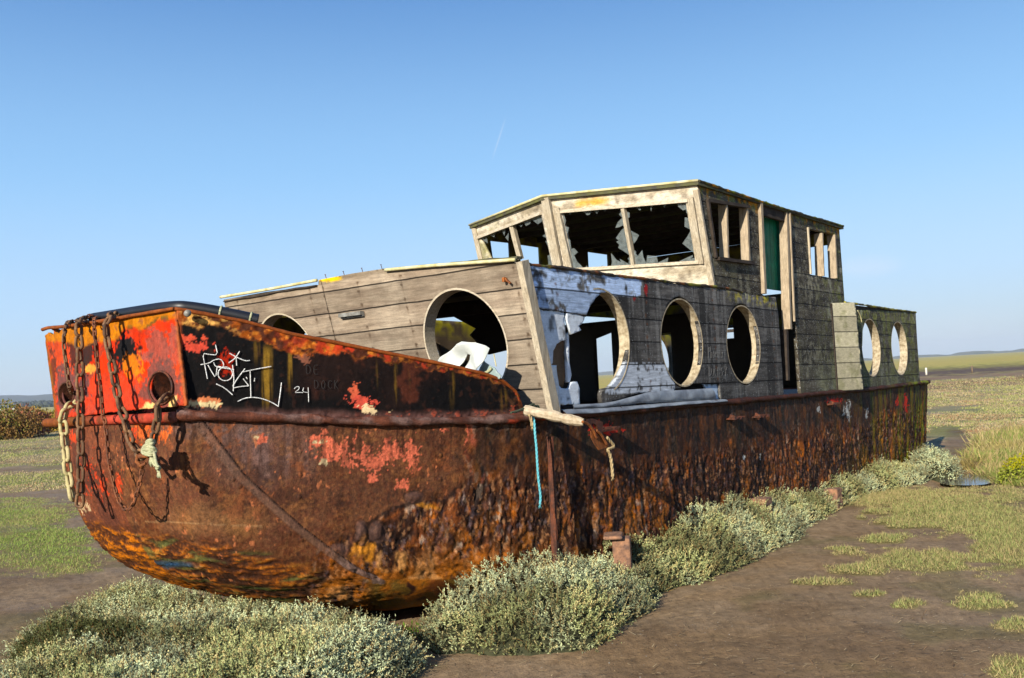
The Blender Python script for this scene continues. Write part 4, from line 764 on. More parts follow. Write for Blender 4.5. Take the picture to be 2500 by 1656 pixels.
# --- wheelhouse -------------------------------------------------------------
AT = np.array([*on(1700, 447, 1, 0)]); AB = np.array([*on(1745, 695, 1, 0)]); rkw = (AB[0] - AT[0]) / (AB[2] - AT[2])
YA = 1.35; ap_ = on(1328, 484, 1, YA); slope = (ap_[0] - AT[0] - (ap_[2] - AT[2]) * rkw) / YA
WB = 2.7
def xf_w(y, z): 
    d = np.where(y <= YA, y, 2 * YA - y); return AT[0] + (z - AT[2]) * rkw + slope * d
NF = np.cross(np.array([rkw, 0, 1.]), np.array([slope, 1., 0])); NFf = np.cross(np.array([rkw, 0, 1.]), np.array([-slope, 1., 0])); AP = np.array([xf_w(YA, 3.), YA, 3.])
def Wn(px, py): q = onpl(px, py, AT, NF); return (q[1], q[2])
def Wf(px, py): q = onpl(px, py, AP, NFf); return (q[1], q[2])
Z3 = lambda a, b: (1100 + a * .2957, 420 + b * .2957)
def f_wh(q, off=0.): return np.stack([xf_w(q[:, 0], q[:, 1]) + off, q[:, 0], q[:, 1]], 1)
def coltan(V2, P):
    g = fbm(P, (6, 3, 40), 5, 4); nm = fbm(P, 5, 4, 7); c = np.tile([.62, .565, .47], (len(P), 1)); c = mixc(c, ss(.5, .64, g) * .6, (.24, .19, .13)); c = mixc(c, ss(2.62, 2.4, P[:, 2]) * .4, (.55, .49, .38)); c = mixc(c, ss(.5, .7, nm) * .4, (.30, .25, .17)); c = mixc(c, ss(.1, .6, blob(P[:, 1], P[:, 2], .93, 3.27, .22, .06) + (nm - .5)), (.62, .38, .12))
    c = mixc(c, ss(.62, .7, fbm(P, (14, 14, 30), 3, 9)) * .6, (.14, .11, .08)); c = mixc(c, ss(1.9, 2.6, P[:, 1]) * ss(.4, .6, nm) * .7, (.24, .23, .10)); return c
oN = [(.0, 2.36), (.0, AT[2] - .01), (YA, ap_[2]), (YA, 2.36)]
hN = [Wn(*Z3(*p)) for p in ((910, 325), (1940, 240), (2020, 735), (1010, 800))]
wf = sheet('wheelhouse_front_wall', oN, [hN], f_wh, (.05, 0, 0), coltan, M['painty'], boat, .03, 0, 'bleached front boards facing the bow with two smashed panes')
hF = [Wf(*Z3(*p)) for p in ((235, 537), (748, 352), (842, 790), (332, 715))]; hF = [(min(a, WB - .09), b) for a, b in hF]
oF = [(YA, 2.36), (YA, ap_[2]), (WB, on(1149, 552, 1, WB)[2]), (WB, 2.36)]
wf2 = sheet('wheelhouse_front_wall', oF, [hF], f_wh, (.05, 0, 0), coltan, M['painty'], boat, .03, 0, 'mossy front boards on the far side of the middle post')
FW = lambda y, z, o=0: f_wh(np.array([[y, z]]), o)[0]
def frame_bars(parent, segs, pl, mat, w_=.05, t_=.03, off=-.012, name='window_frame'):
    for a, b in segs:
        mb = MB(); A1 = FW(*pl(*Z3(*a)), off); B1 = FW(*pl(*Z3(*b)), off); mb.bar(A1, B1, w_, t_, (1, 0, 0), .0015, 6); mb.build(name, mat, parent)
frame_bars(wf, [((1420, 282), (1512, 788))], Wn, M['tanz'], .035, .05, .01, 'mullion')
frame_bars(wf, [((880, 332), (1960, 240)), ((985, 812), (2050, 748))], Wn, M['tan'], .03, .02)
frame_bars(wf, [((2032, 150), (2165, 935))], Wn, M['tanz'], .05, .03, -.012, 'corner_post')
frame_bars(wf, [((1975, 215), (2062, 760)), ((872, 300), (985, 812))], Wn, M['tanz'], .075, .02, -.008, 'window_frame')
frame_bars(wf, [((790, 215), (905, 820))], Wn, M['tanz'], .085, .035, -.016, 'corner_post')
frame_bars(wf2, [((505, 450), (575, 720))], Wf, M['tanz'], .05, .05, .01, 'mullion')
frame_bars(wf2, [((225, 545), (750, 342))], Wf, M['tan'], .03, .02)
mb = MB(); mb.bar(FW(WB - .03, 3.31, -.01), FW(WB - .03, 2.6, -.01), .06, .03, (1, 0, 0)); mb.build('corner_post', M['tanz'], wf2)
for (px, py) in ((1600, 497), (1560, 575), (1700, 500), (1705, 560), (1712, 625), (1480, 646)): pass
# roof
zap = ap_[2]; zfar = oF[2][1]
RP = [(AT[0] - .02, -.03, AT[2] + .012), (ap_[0] - .03, YA, zap + .012), (float(xf_w(np.array(WB), zfar)) - .02, WB + .03, zfar + .012), (6.2, WB + .03, AT[2] + .02), (6.2, -.03, on(2050, 555, 1, 0)[2] + .012)]
V = RP + [(a, b, c - .035) for a, b, c in RP]; mesh('wheelhouse_roof', V, [(0, 4, 3, 2, 1), (5, 6, 7, 8, 9)] + [(i, (i + 1) % 5, 5 + (i + 1) % 5, 5 + i) for i in range(5)], M['roof'], boat)
mb = MB(); mb.tube(smoothpath([np.array(RP[0]) + (-.0, 0, .004), np.array(RP[1]) * .5 + np.array(RP[0]) * .5 + (-.002, 0, .004), np.array(RP[1]) + (-.004, 0, .004)], 1), .013, 8); mb.build('roof_edge_trim', M['trim'], boat, True)
mb = MB(); mb.tube([np.array(RP[1]) + (-.004, 0, .004), np.array(RP[2]) + (-.004, 0, .004)], .013, 8); mb.build('roof_edge_trim', M['trim'], boat, True)
pp = smoothpath([(AT[0] - .0, -.03, AT[2] + .014), (4.2, -.035, 3.335), (6.18, -.03, RP[4][2] + .002)], 1, 120); V, Fc = rough_tube('r', pp, .013, None, .012, n=7, seed=13); c = np.tile([.07, .06, .035], (len(V), 1)); c = mixc(c, ss(.45, .6, fbm(V, 9, 4, 8)), (.20, .22, .04)); c = mixc(c, ss(.55, .62, fbm(V, 12, 4, 18)) * ss(4.5, 3.5, V[:, 0]), (.50, .26, .03)); mesh('roof_edge', V, Fc, M['paint'], boat, c)
# near side wall of the wheelhouse
Z5 = lambda a, b: S(1650 + a * .3827, 420 + b * .3827)
outer = [(AT[0] + .02, AT[2] - .01), Z5(*(525, 190)), Z5(543, 775), (3.80, 2.36), (AB[0] + .03, 2.38)]
sideh = lambda L: [Z5(*p) for p in L]
h1 = sideh(((204, 180), (455, 226), (472, 575), (258, 548)))
def colwh(V2, P):
    nf = fbm(P, 22, 4, 6); nl = fbm(P, 2.2, 4, 3); g = fbm(P, (2.5, 30, 40), 5, 4); st2 = fbm(P, (9, 9, 1), 4, 9)
    c = np.tile([.085, .074, .056], (len(P), 1)); c = mixc(c, ss(.42, .58, nl) * .7, (.032, .027, .02)); c = mixc(c, ss(.5, .62, g) * .5, (.17, .155, .12)); c = mixc(c, ss(.54, .64, nf * .6 + nl * .4) * .7, (.30, .28, .21)); c = mixc(c, ss(.54, .64, st2) * .45, (.15, .14, .085))
    ms = ss(4.9, 5.9, P[:, 0]) * ss(.46, .58, nf * .6 + st2 * .4) + ss(3.18, 3.3, P[:, 2]) * ss(.48, .58, nf); c = mixc(c, np.clip(ms, 0, 1) * .75, (.17, .18, .05)); c = mixc(c, ss(3.16, 3.32, P[:, 2]) * ss(.56, .62, fbm(P, 16, 4, 55)), (.42, .21, .03)); c = mixc(c, ss(5.0, 5.9, P[:, 0]) * ss(.6, .68, fbm(P, 12, 4, 56)) * .6, (.33, .33, .26))
    c = mixc(c, ss(1.75, 1.5, P[:, 2]) * ss(4.3, 4.6, P[:, 0]) * .4 * ss(.4, .6, nl), (.24, .24, .17)); return c
wfs = sheet('wheelhouse_side_wall', outer, [h1], f_side, (0, .035, 0), colwh, M['wheel'], boat, .025, .001, 'dark boards with two tall window openings forward of the door')
dx0, dx1 = Z5(712, 250)[0], 6.13
outer = [(dx0, 3.33), (dx1, on(2049, 557, 1, 0)[2]), (dx1 + .02, 2.3), (dx1 + .02, 1.345), (dx0 + .05, 1.34), (dx0 + .03, 2.3)]
h2_ = sideh(((838, 362), (1012, 402), (1025, 682), (856, 655)))
was = sheet('wheelhouse_side_wall', outer, [h2_], f_side, (0, .035, 0), colwh, M['wheel'], boat, .025, .001, 'dark lichened boards with two tall window openings aft of the door')
mb = MB(); mb.bar((3.72, .02, 3.27), (4.43, .02, 3.27), .04, .11, (0, 0, 1)); mb.build('door_lintel', M['dark'], boat)
def vbar(name, za, zb, w_, d_, mat, parent, y=.0):
    a = Z5(*za); b = Z5(*zb); mb = MB(); mb.bar((a[0], y, a[1]), (b[0], y, b[1]), d_, w_, (1, 0, 0), .0015, 8); return mb.build(name, mat, parent)
# window posts: deep reveals that catch the sun
for (a, b, w_, d_, y, nm_) in (((318, 200), (328, 556), .085, .055, .03, 'mullion'), ((450, 222), (464, 574), .10, .055, .03, 'window_frame')):
    vbar(nm_, a, b, w_ * .35, d_ * 1.6, M['pink'], wfs, y)
vbar('window_frame', (196, 180), (250, 548), .03, .05, M['dark'], wfs, .0)
mb = MB(); a = Z5(195, 182); b = Z5(460, 224); mb.bar((a[0], .0, a[1]), (b[0], .0, b[1]), .05, .03, (0, 0, 1)); mb.build('window_frame', M['dark'], wfs)
mb = MB(); a = Z5(255, 556); b = Z5(480, 584); mb.bar((a[0], -.015, a[1]), (b[0], -.015, b[1]), .055, .03, (0, 0, 1), .002, 6); mb.build('window_sill', M['dark'], wfs)
vbar('mullion', (926, 392), (936, 665), .03, .10, M['pink'], was, .03); vbar('window_frame', (1008, 402), (1020, 680), .035, .10, M['pink'], was, .03); vbar('window_frame', (838, 355), (856, 652), .02, .04, M['tanz'], was, .0)
vbar('door_post', (528, 192), (553, 778), .05, .10, M['pink'], boat, .015)
vbar('door_post', (699, 262), (722, 1004), .05, .09, M['pink'], boat, .02)
vbar('door_post', (712, 264), (744, 955), .022, .022, M['pink'], boat, -.022)
vbar('door_post', (716, 1004), (728, 1330), .05, .08, M['dark'], boat, .05)
# green half door hanging inside
dq = [on(1650 + a * .3827, 420 + b * .3827, 1, .10) for a, b in ((545, 262), (668, 300), (682, 758), (568, 742))]
mb = MB(); n = 5
for i in range(n):
    t0, t1 = i / n + .006, (i + 1) / n - .006; L0 = dq[0] * (1 - t0) + dq[1] * t0; L1 = dq[0] * (1 - t1) + dq[1] * t1; K0 = dq[3] * (1 - t0) + dq[2] * t0; K1 = dq[3] * (1 - t1) + dq[2] * t1
    Q_ = [L0, L1, K1, K0]; mb.add([tuple(p) for p in Q_] + [(p[0], p[1] + .025, p[2]) for p in Q_], [(0, 1, 2, 3), (7, 6, 5, 4), (0, 4, 5, 1), (1, 5, 6, 2), (2, 6, 7, 3), (3, 7, 4, 0)])
door = mb.build('door', M['green'], boat, label='green boarded upper door hanging in the opening')
mb = MB(); mb.bar(dq[0] * .2 + dq[3] * .8 + (0, .03, 0), dq[1] * .2 + dq[2] * .8 + (0, .03, 0), .02, .09, (0, 0, 1)); mb.build('door_ledge', M['green'], door)
# rear, far walls, floor and ceiling of the wheelhouse
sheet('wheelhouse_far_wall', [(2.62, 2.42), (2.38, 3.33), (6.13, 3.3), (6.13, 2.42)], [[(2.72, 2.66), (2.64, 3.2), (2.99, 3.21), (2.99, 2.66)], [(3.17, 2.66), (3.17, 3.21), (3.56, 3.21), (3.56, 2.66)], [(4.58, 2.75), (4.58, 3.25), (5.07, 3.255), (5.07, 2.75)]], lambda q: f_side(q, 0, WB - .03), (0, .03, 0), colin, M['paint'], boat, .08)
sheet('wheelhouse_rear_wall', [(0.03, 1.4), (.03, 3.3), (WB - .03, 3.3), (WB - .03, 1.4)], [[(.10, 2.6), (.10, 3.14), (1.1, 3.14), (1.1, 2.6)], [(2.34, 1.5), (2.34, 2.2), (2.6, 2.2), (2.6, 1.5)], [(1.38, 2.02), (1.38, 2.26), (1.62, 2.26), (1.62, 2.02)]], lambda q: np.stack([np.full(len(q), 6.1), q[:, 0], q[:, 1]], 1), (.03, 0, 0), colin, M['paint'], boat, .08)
mb = MB()
for x in np.arange(2.6, 6.1, .45): mb.bar((x, .03, 3.27), (x, WB - .05, 3.28), .045, .05, (0, 0, 1))
mb.build('ceiling_beam', M['dark'], boat)
# --- shards of glass --------------------------------------------------------
def shards(name, L, pl, parent, off=.012):
    for poly in L:
        mb = MB(); pts = [FW(*pl(*Z3(*p)), off) for p in poly]; n = len(pts); mb.add([tuple(p) for p in pts] + [(p[0] + .004, p[1], p[2]) for p in pts], [tuple(range(n)), tuple(range(2 * n - 1, n - 1, -1))] + [(i, (i + 1) % n, (i + 1) % n + n, i + n) for i in range(n)])
        mb.build('glass_shard', M['glass'], parent)
shards('broken_pane', [((948, 322), (1005, 318), (978, 352)), ((1030, 316), (1060, 314), (1042, 330)), ((1078, 313), (1162, 308), (1142, 352), (1120, 356), (1098, 334)), ((1168, 308), (1228, 303), (1202, 344)), ((1252, 302), (1284, 298), (1268, 330)), ((1300, 298), (1370, 290), (1340, 306)), ((914, 325), (932, 360), (946, 402), (935, 440), (922, 380)), ((940, 448), (971, 456), (960, 508), (952, 500)),
    ((962, 550), (980, 560), (990, 640), (975, 620)), ((986, 636), (1014, 628), (1044, 662), (1014, 690), (1040, 742), (1082, 782), (1080, 800), (1005, 806)), ((1096, 800), (1118, 772), (1128, 796)), ((1235, 790), (1242, 770), (1300, 782), (1290, 790)), ((1318, 668), (1362, 722), (1402, 746), (1390, 716), (1432, 740), (1482, 768), (1484, 778), (1318, 788), (1326, 742)), ((1392, 282), (1412, 300), (1432, 362), (1410, 376), (1384, 350), (1400, 330)),
    ((1412, 376), (1440, 460), (1414, 440), (1385, 456), (1354, 461), (1374, 414)), ((1426, 462), (1476, 692), (1450, 672), (1378, 626), (1386, 600), (1362, 575), (1382, 566), (1358, 545), (1408, 474)), ((1470, 700), (1484, 770), (1464, 750), (1470, 730), (1456, 715))], Wn, wf)
shards('broken_pane', [((1474, 284), (1514, 280), (1496, 302)), ((1518, 280), (1546, 277), (1566, 311), (1552, 316)), ((1640, 268), (1667, 264), (1649, 324)), ((1686, 262), (1724, 262), (1716, 280)), ((1732, 260), (1788, 254), (1760, 291)), ((1862, 248), (1944, 240), (1950, 302), (1914, 316), (1874, 286)), ((1450, 328), (1472, 336), (1472, 372), (1458, 382)), ((1484, 484), (1550, 521), (1530, 562), (1505, 592)), ((1512, 645), (1526, 660), (1520, 690)),
    ((1506, 652), (1540, 694), (1576, 644), (1586, 702), (1606, 746), (1600, 768), (1526, 774)), ((1618, 688), (1697, 694), (1706, 748), (1608, 758)), ((1708, 748), (1792, 706), (1786, 744), (1712, 756)), ((1878, 738), (1992, 686), (1996, 700), (1970, 716), (2012, 708), (2016, 734)), ((1928, 374), (1962, 378), (1980, 478), (1926, 450)), ((1978, 480), (2012, 674), (1908, 590), (1950, 530)), ((1936, 305), (1950, 302), (1958, 345), (1944, 340))], Wn, wf)
shards('broken_pane', [((664, 392), (752, 356), (756, 402), (714, 432)), ((598, 416), (656, 398), (650, 428), (616, 446)), ((752, 528), (782, 506), (792, 548)), ((774, 568), (796, 574), (800, 618)), ((794, 690), (816, 682), (840, 786), (804, 782)), ((560, 440), (590, 430), (576, 455))], Wf, wf2)
shards('broken_pane', [((308, 520), (366, 498), (354, 538)), ((418, 482), (446, 472), (438, 528)), ((246, 545), (292, 540), (302, 588), (270, 570)), ((446, 540), (474, 500), (470, 570)), ((384, 490), (408, 482), (400, 500))], Wf, wf2)
# --- aft cabin --------------------------------------------------------------
x_a0 = Z5(1080, 870)[0]; x_a1 = Z5(1545, 900)[0]
outer = [Z5(*p) for p in ((1072, 868), (1160, 880), (1300, 884), (1420, 890), (1530, 898), (1538, 1050), (1548, 1200), (1558, 1352), (1330, 1372), (1108, 1392), (1095, 1200), (1082, 1000))]
def circ(cx, cz, r=.375): return [(cx + r * math.cos(2 * math.pi * i / 44), cz + r * math.sin(2 * math.pi * i / 44)) for i in range(44)]
aw = sheet('aft_cabin_wall', outer, [circ(7.04, 1.868), circ(8.27, 1.868)], f_side, (0, .035, 0), colwh, M['aft'], boat, .025, .001, 'mossy side boards with two round openings at the stern')
for cx in (7.04, 8.27): rim('window_rim', (cx, 1.868), .378, f_s, aw, M['rim'], .10)
x0_, x1_ = outer[0][0], outer[4][0]
# step between wheelhouse and aft cabin: pale board facing the bow, projecting outward
pa = Z5(975, 868); pb = Z5(1030, 1400)
V = [(x0_ - .02, -.02, 2.40), (x0_ + .0, -.02, 1.33), (x0_ - .02, .0, 2.40)]
mb = MB(); q0 = on(1650 + 975 * .3827, 420 + 868 * .3827, 1, .03)
mb.bar((q0[0], .0, 2.38), (q0[0] + .02, .0, 1.345), .02, .03, (1, 0, 0)); mb.build('corner_post', M['dark'], boat)
sheet('return_board', [(q0[0] + .015, 1.345), (q0[0] + .005, 2.385), (x0_ + .0, 2.40), (x0_ + .04, 1.345)], [], lambda q: np.stack([q[:, 0], .004 - (q[:, 0] - q0[0]) * .33, q[:, 1]], 1), (.01, .03, 0), lambda a, P: mixc(np.tile([.42, .39, .29], (len(P), 1)) * (.8 + .4 * fbm(P, 30, 3, 4))[:, None], ss(.55, .65, fbm(P, 14, 4, 5)) * .5, (.2, .2, .1)), wood_mat('pale_return_boards', 'x', None, .184, 1.858, grain=.3, gd=.3), boat, .03)
mb = MB(); mb.bar((x0_ + .0, -.115, 2.40), (x0_ + .04, -.115, 1.345), .03, .035, (1, 0, 0), .002, 8); mb.build('corner_post', M['pink'], boat)
mb = MB()
mb.add([(x0_ - .3, .0, 2.36), (x1_, .0, 2.36), (x1_, 3.3, 2.36), (x0_ - .3, 3.3, 2.36), (x0_ - .3, 0, 2.33), (x1_, 0, 2.33), (x1_, 3.3, 2.33), (x0_ - .3, 3.3, 2.33)], [(0, 1, 2, 3), (7, 6, 5, 4), (0, 4, 5, 1), (1, 5, 6, 2), (2, 6, 7, 3), (3, 7, 4, 0)])
# open roof: only edge beams survive
mb = MB(); mb.bar((x0_, .03, 2.37), (x1_, .03, 2.38), .05, .05, (0, 0, 1)); mb.bar((x0_, 3.3, 2.37), (x1_, 3.3, 2.38), .05, .05, (0, 0, 1)); mb.bar((x1_ - .03, .03, 2.36), (x1_ - .03, 3.3, 2.36), .05, .05, (0, 0, 1)); mb.bar((7.65, .03, 2.34), (7.65, 3.3, 2.34), .05, .05, (0, 0, 1)); mb.build('roof_beam', M['dark'], boat)
pp = smoothpath([(x0_ + .0, -.02, 2.415), (7.5, -.01, 2.405), (x1_ + .02, -.0, outer[4][1] + .006)], 1, 70); V, Fc = rough_tube('r', pp, .012, None, .012, n=7, seed=23); c = np.tile([.09, .08, .045], (len(V), 1)); c = mixc(c, ss(.45, .6, fbm(V, 9, 4, 8)), (.30, .27, .05)); mesh('roof_edge', V, Fc, M['paint'], boat, c)
sheet('far_side_wall', [(6.15, 1.34), (6.15, 2.36), (x1_, 2.36), (x1_, 1.36)], [circ(7.3, 1.868, .41), circ(8.45, 1.868, .41)], lambda q: f_side(q, 0, 3.3), (0, .03, 0), colin, M['paint'], boat, .08)
a = on(1650 + 1160 * .3827, 420 + 885 * .3827, 1, -.03); b = on(1650 + 1190 * .3827, 420 + 985 * .3827, 1, -.03); d = on(1650 + 1187 * .3827, 420 + 1110 * .3827, 1, -.02)
mb = MB(); mb.tube(smoothpath([a, (a + b) / 2 + (.03, 0, .03), b, d], 2), .006, 6); mb.build('loose_cable', M['trim'], boat, True)
mb = MB(); a = on(1650 + 1255 * .3827, 420 + 870 * .3827, 1, .1); mb.tube([a + (0, 0, -.02), a + (.05, .02, .02), a + (.14, .03, -.0)], .02, 7); mb.build('roof_debris', M['rustdark'], boat)
# --- little fittings on the bow corner
mb = MB(); a = FPx(438, 767); mb.tube([(-2.27, a[0] - .03, a[1]), (-2.29, a[0] - .07, a[1])], .02, 10); mb.build('bolt', M['steel'], boat, True)
# ================================================================== CHAINS, ROPES AND LOOSE THINGS ON THE BOAT
BMT = boat.matrix_world.copy()
def world(pts): return [l2w(p) for p in pts]
def thing_mesh(mb, name, mat, label, cat, group=None, smooth=False):
    o = mb.build(name, mat, None, smooth); return tag(o, label, cat, group)
def chain(name, path, ll, lw, r, mat, label, group='rusty chains hanging on the bow', jit=.0, start=0):
    path = smoothpath(world(path), 2); d = np.r_[0, np.cumsum(np.linalg.norm(np.diff(path, axis=0), axis=1))]; pitch = ll - 2.3 * r; n = max(2, int(d[-1] / pitch)); V = []; Fc = []
    for k in range(n):
        t = (k + .5) * pitch; c = np.array([np.interp(t, d, path[:, i]) for i in range(3)]); a = np.array([np.interp(min(t + .02, d[-1]), d, path[:, i]) for i in range(3)]); b = np.array([np.interp(max(t - .02, 0), d, path[:, i]) for i in range(3)])
        tg = a - b; tg /= np.linalg.norm(tg); ref = BM[:, 0] if abs(tg.dot(BM[:, 0])) < .8 else BM[:, 2]; sd = np.cross(tg, ref); sd /= np.linalg.norm(sd); up = np.cross(sd, tg)
        ang = (math.pi / 2 if (k + start) % 2 else 0) + .35 + random.uniform(-.3, .3); s_ = sd * math.cos(ang) + up * math.sin(ang); nn_ = np.cross(tg, s_)
        hw = lw / 2 - r; hl_ = ll / 2 - r - hw; ring = []
        for q in range(16):
            th = 2 * math.pi * q / 16; x = hw * math.cos(th); y = hw * math.sin(th) + (hl_ if math.sin(th) >= 0 else -hl_); ring.append(c + s_ * x + tg * y)
        base = len(V); m = 6
        for q in range(16):
            t2 = ring[(q + 1) % 16] - ring[q - 1]; t2 /= np.linalg.norm(t2); o1 = np.cross(t2, nn_)
            for w_ in range(m): aa = 2 * math.pi * w_ / m; V.append(ring[q] + r * (o1 * math.cos(aa) + nn_ * math.sin(aa)))
        for q in range(16):
            for w_ in range(m): Fc.append((base + q * m + w_, base + q * m + (w_ + 1) % m, base + ((q + 1) % 16) * m + (w_ + 1) % m, base + ((q + 1) % 16) * m + w_))
    V = np.array(V); V += (np.stack([fbm(V, 60, 2, 1), fbm(V, 60, 2, 2), fbm(V, 60, 2, 3)], 1) - .5) * .12 * r * 4
    return tag(mesh(name, V, np.array(Fc), mat, None, None, True), label, 'chain', group)
HX = -2.45
hp = lambda L, x=HX: [on(px, py, 0, x) for px, py in L]
R1 = lambda a, b: (a * .3189, 700 + b * .3189)
K1 = lambda a, b: (80 + a * .1913, 740 + b * .1913); K2 = lambda a, b: (80 + a * .1913, 1000 + b * .1913)
def hk(L, x=HX): return hp([K1(a, b) if k == 1 else K2(a, b) for k, a, b in L], x)
chain('heavy_chain', list(hp([K1(680, 215)], -2.22)) + hk([(1, 600, 225)], -2.40) + hk([(1, 585, 300), (1, 590, 500), (1, 600, 800), (1, 605, 1000), (1, 610, 1300), (1, 612, 1500), (2, 610, 200), (2, 615, 500), (2, 612, 800), (2, 608, 1100), (2, 585, 1310)]), .105, .066, .0105, M['chain'], 'thick brown rusty chain hanging straight down the middle of the red bow to its foot')
chain('heavy_chain', list(hp([K1(1090, 200)], -2.22)) + hk([(1, 1030, 135)], -2.36) + hk([(1, 930, 250), (1, 950, 500), (1, 1000, 700), (1, 1040, 950), (1, 1080, 1150), (1, 1130, 1400), (2, 1160, 50), (2, 1200, 250), (2, 1270, 450), (2, 1380, 590), (2, 1430, 615)]), .100, .062, .0105, M['chain'], 'thick rusty chain draped over the bow rim and slanting down to the rope knot')
chain('light_chain', list(hp([K1(820, 190)], -2.2)) + hk([(1, 780, 205)], -2.36) + hk([(1, 790, 400), (1, 830, 800), (1, 870, 1100), (1, 900, 1500), (2, 920, 100), (2, 955, 500), (2, 1000, 800), (2, 1060, 1050), (2, 1130, 1230), (2, 1210, 1290), (2, 1290, 1210), (2, 1350, 1000), (2, 1385, 850), (2, 1400, 720)]), .048, .030, .0056, M['chainthin'], 'thin rusty chain hanging in a long loop below the rope knot')
chain('light_chain', list(hp([K1(500, 235)], -2.22)) + hk([(1, 440, 250)], -2.36) + hk([(1, 395, 400), (1, 400, 600), (1, 430, 800), (1, 455, 1000), (1, 475, 1080)]) + hp([K1(505, 1150)], -2.30), .056, .036, .0065, M['chain'], 'thin dark chain dropping from the bow rim into the far hawse hole')
chain('pale_chain', hp([K1(560, 1265)], -2.28) + hk([(1, 500, 1300)], -2.36) + hk([(1, 410, 1340), (1, 385, 1480), (2, 385, 100), (2, 400, 300), (2, 420, 500), (2, 440, 700), (2, 465, 880), (2, 500, 1080), (2, 520, 1170), (2, 560, 1300)]), .112, .070, .0125, M['chainpale'], 'whitish crusted chain hanging from the far hawse hole down the stem')
chain('heavy_chain', hp([K1(1800, 1140)], -2.28) + hp([K1(1700, 1200)], -2.36) + hk([(1, 1590, 1270), (1, 1600, 1400), (1, 1600, 1500), (2, 1590, 120), (2, 1560, 280), (2, 1530, 420), (2, 1470, 590)]), .100, .058, .0105, M['chain'], 'thick brown chain coming out of the near hawse hole to the rope knot')
chain('light_chain', hp([K1(480, 262), K1(560, 225), K1(640, 190), K1(720, 160), K1(800, 165)], -2.24), .05, .03, .005, M['rustdark'], 'short dark chain lying along the top of the bow rim')
# shackle and knotted rope
mb = MB(); c0 = on(*K2(1400, 600), 0, -2.46)
for (a, b, w_) in (((1340, 590), (1400, 740), .011), ((1400, 740), (1440, 690), .009), ((1360, 600), (1480, 590), .013)): A1 = on(*K2(*a), 0, -2.46); B1 = on(*K2(*b), 0, -2.48); mb.tube([l2w(A1), l2w((A1 + B1) / 2 + (-.02, 0, 0)), l2w(B1)], w_, 7)
thing_mesh(mb, 'shackle', M['rust'], 'rusty shackle joining the chains just under the rope knot', 'shackle', None, True)
mb = MB(); kc = lambda a, b, x=-2.49: l2w(on(*K2(a, b), 0, x))
def loop(ca, cb, ra, rb, rot=0, n=22, r=.0085, dx=.015): 
    P_ = [kc(ca + ra * math.cos(t) * math.cos(rot) - rb * math.sin(t) * math.sin(rot), cb + ra * math.cos(t) * math.sin(rot) + rb * math.sin(t) * math.cos(rot), -2.49 + dx * math.cos(t * 2)) for t in np.linspace(0, 2 * math.pi, n)]; mb.tube(P_, r, 7)
for a in ((1485, 520, 90, 42, .05), (1480, 545, 85, 38, .12), (1500, 415, 50, 26, -.15), (1495, 440, 46, 24, -.1), (1440, 510, 36, 60, .3), (1470, 480, 60, 30, -.5), (1490, 560, 50, 24, .5)): loop(*a)
mb.tube(smoothpath([kc(1540, 530), kc(1560, 600), kc(1570, 680), kc(1600, 740), kc(1605, 800)], 2), .009, 8); mb.tube(smoothpath([kc(1510, 580), kc(1520, 650), kc(1545, 700), kc(1590, 730)], 2), .007, 7)
loop(1600, 745, 26, 18, .2, 14, .007)
for k in range(9): mb.tube([kc(1500 + k * 5, 610 + (k % 3) * 12), kc(1485 + k * 9, 690 + (k % 4) * 14)], .0035, 5)
for k in range(6): mb.tube([kc(1600 + k * 3, 790), kc(1590 + k * 9, 860 + (k % 3) * 8)], .004, 5)
thing_mesh(mb, 'knotted_rope', M['ropepale'], 'pale frayed rope knotted round the chain ends below the near hawse hole', 'rope', None, True)
# black pipe lying along the bow
P_ = [on(228, 778, 0, -2.18), on(330, 762, 0, -2.18), on(425, 748, 0, -2.17)]; e_ = on(630, 782, 1, .88); m1 = on(475, 752, 0, -2.08)
P_ = smoothpath(world(P_ + [m1, m1 * .5 + e_ * .5 + (0, 0, .004), e_]), 3)
mb = MB(); mb.tube(P_, .037, 12); thing_mesh(mb, 'plastic_pipe', M['black'], 'black plastic pipe bent along the inside of the bow rim', 'pipe', None, True)
for px, lab in ((541, 'pale rope tie round the black pipe, nearer the bow'), (615, 'pale rope tie round the end of the black pipe')):
    i = int(np.argmin([abs(wtopx(np.array([p]))[0][0] - px) for p in P_])); c0 = np.array(P_[i]); tg = np.array(P_[min(i + 1, len(P_) - 1)]) - np.array(P_[i - 1]); tg /= np.linalg.norm(tg); s1 = np.cross(tg, (0, 0, 1)); s1 /= np.linalg.norm(s1); s2 = np.cross(s1, tg)
    mb = MB(); mb.tube([c0 + .037 * (s1 * math.cos(a) + s2 * math.sin(a)) for a in np.linspace(0, 2 * math.pi, 18)], .007, 6, False); c1 = c0 - s2 * .03 + s1 * .035; mb.tube([c1, c1 + (0, 0, -.06)], .006, 6); thing_mesh(mb, 'rope_tie', M['ropepale'], lab, 'rope', None, True)
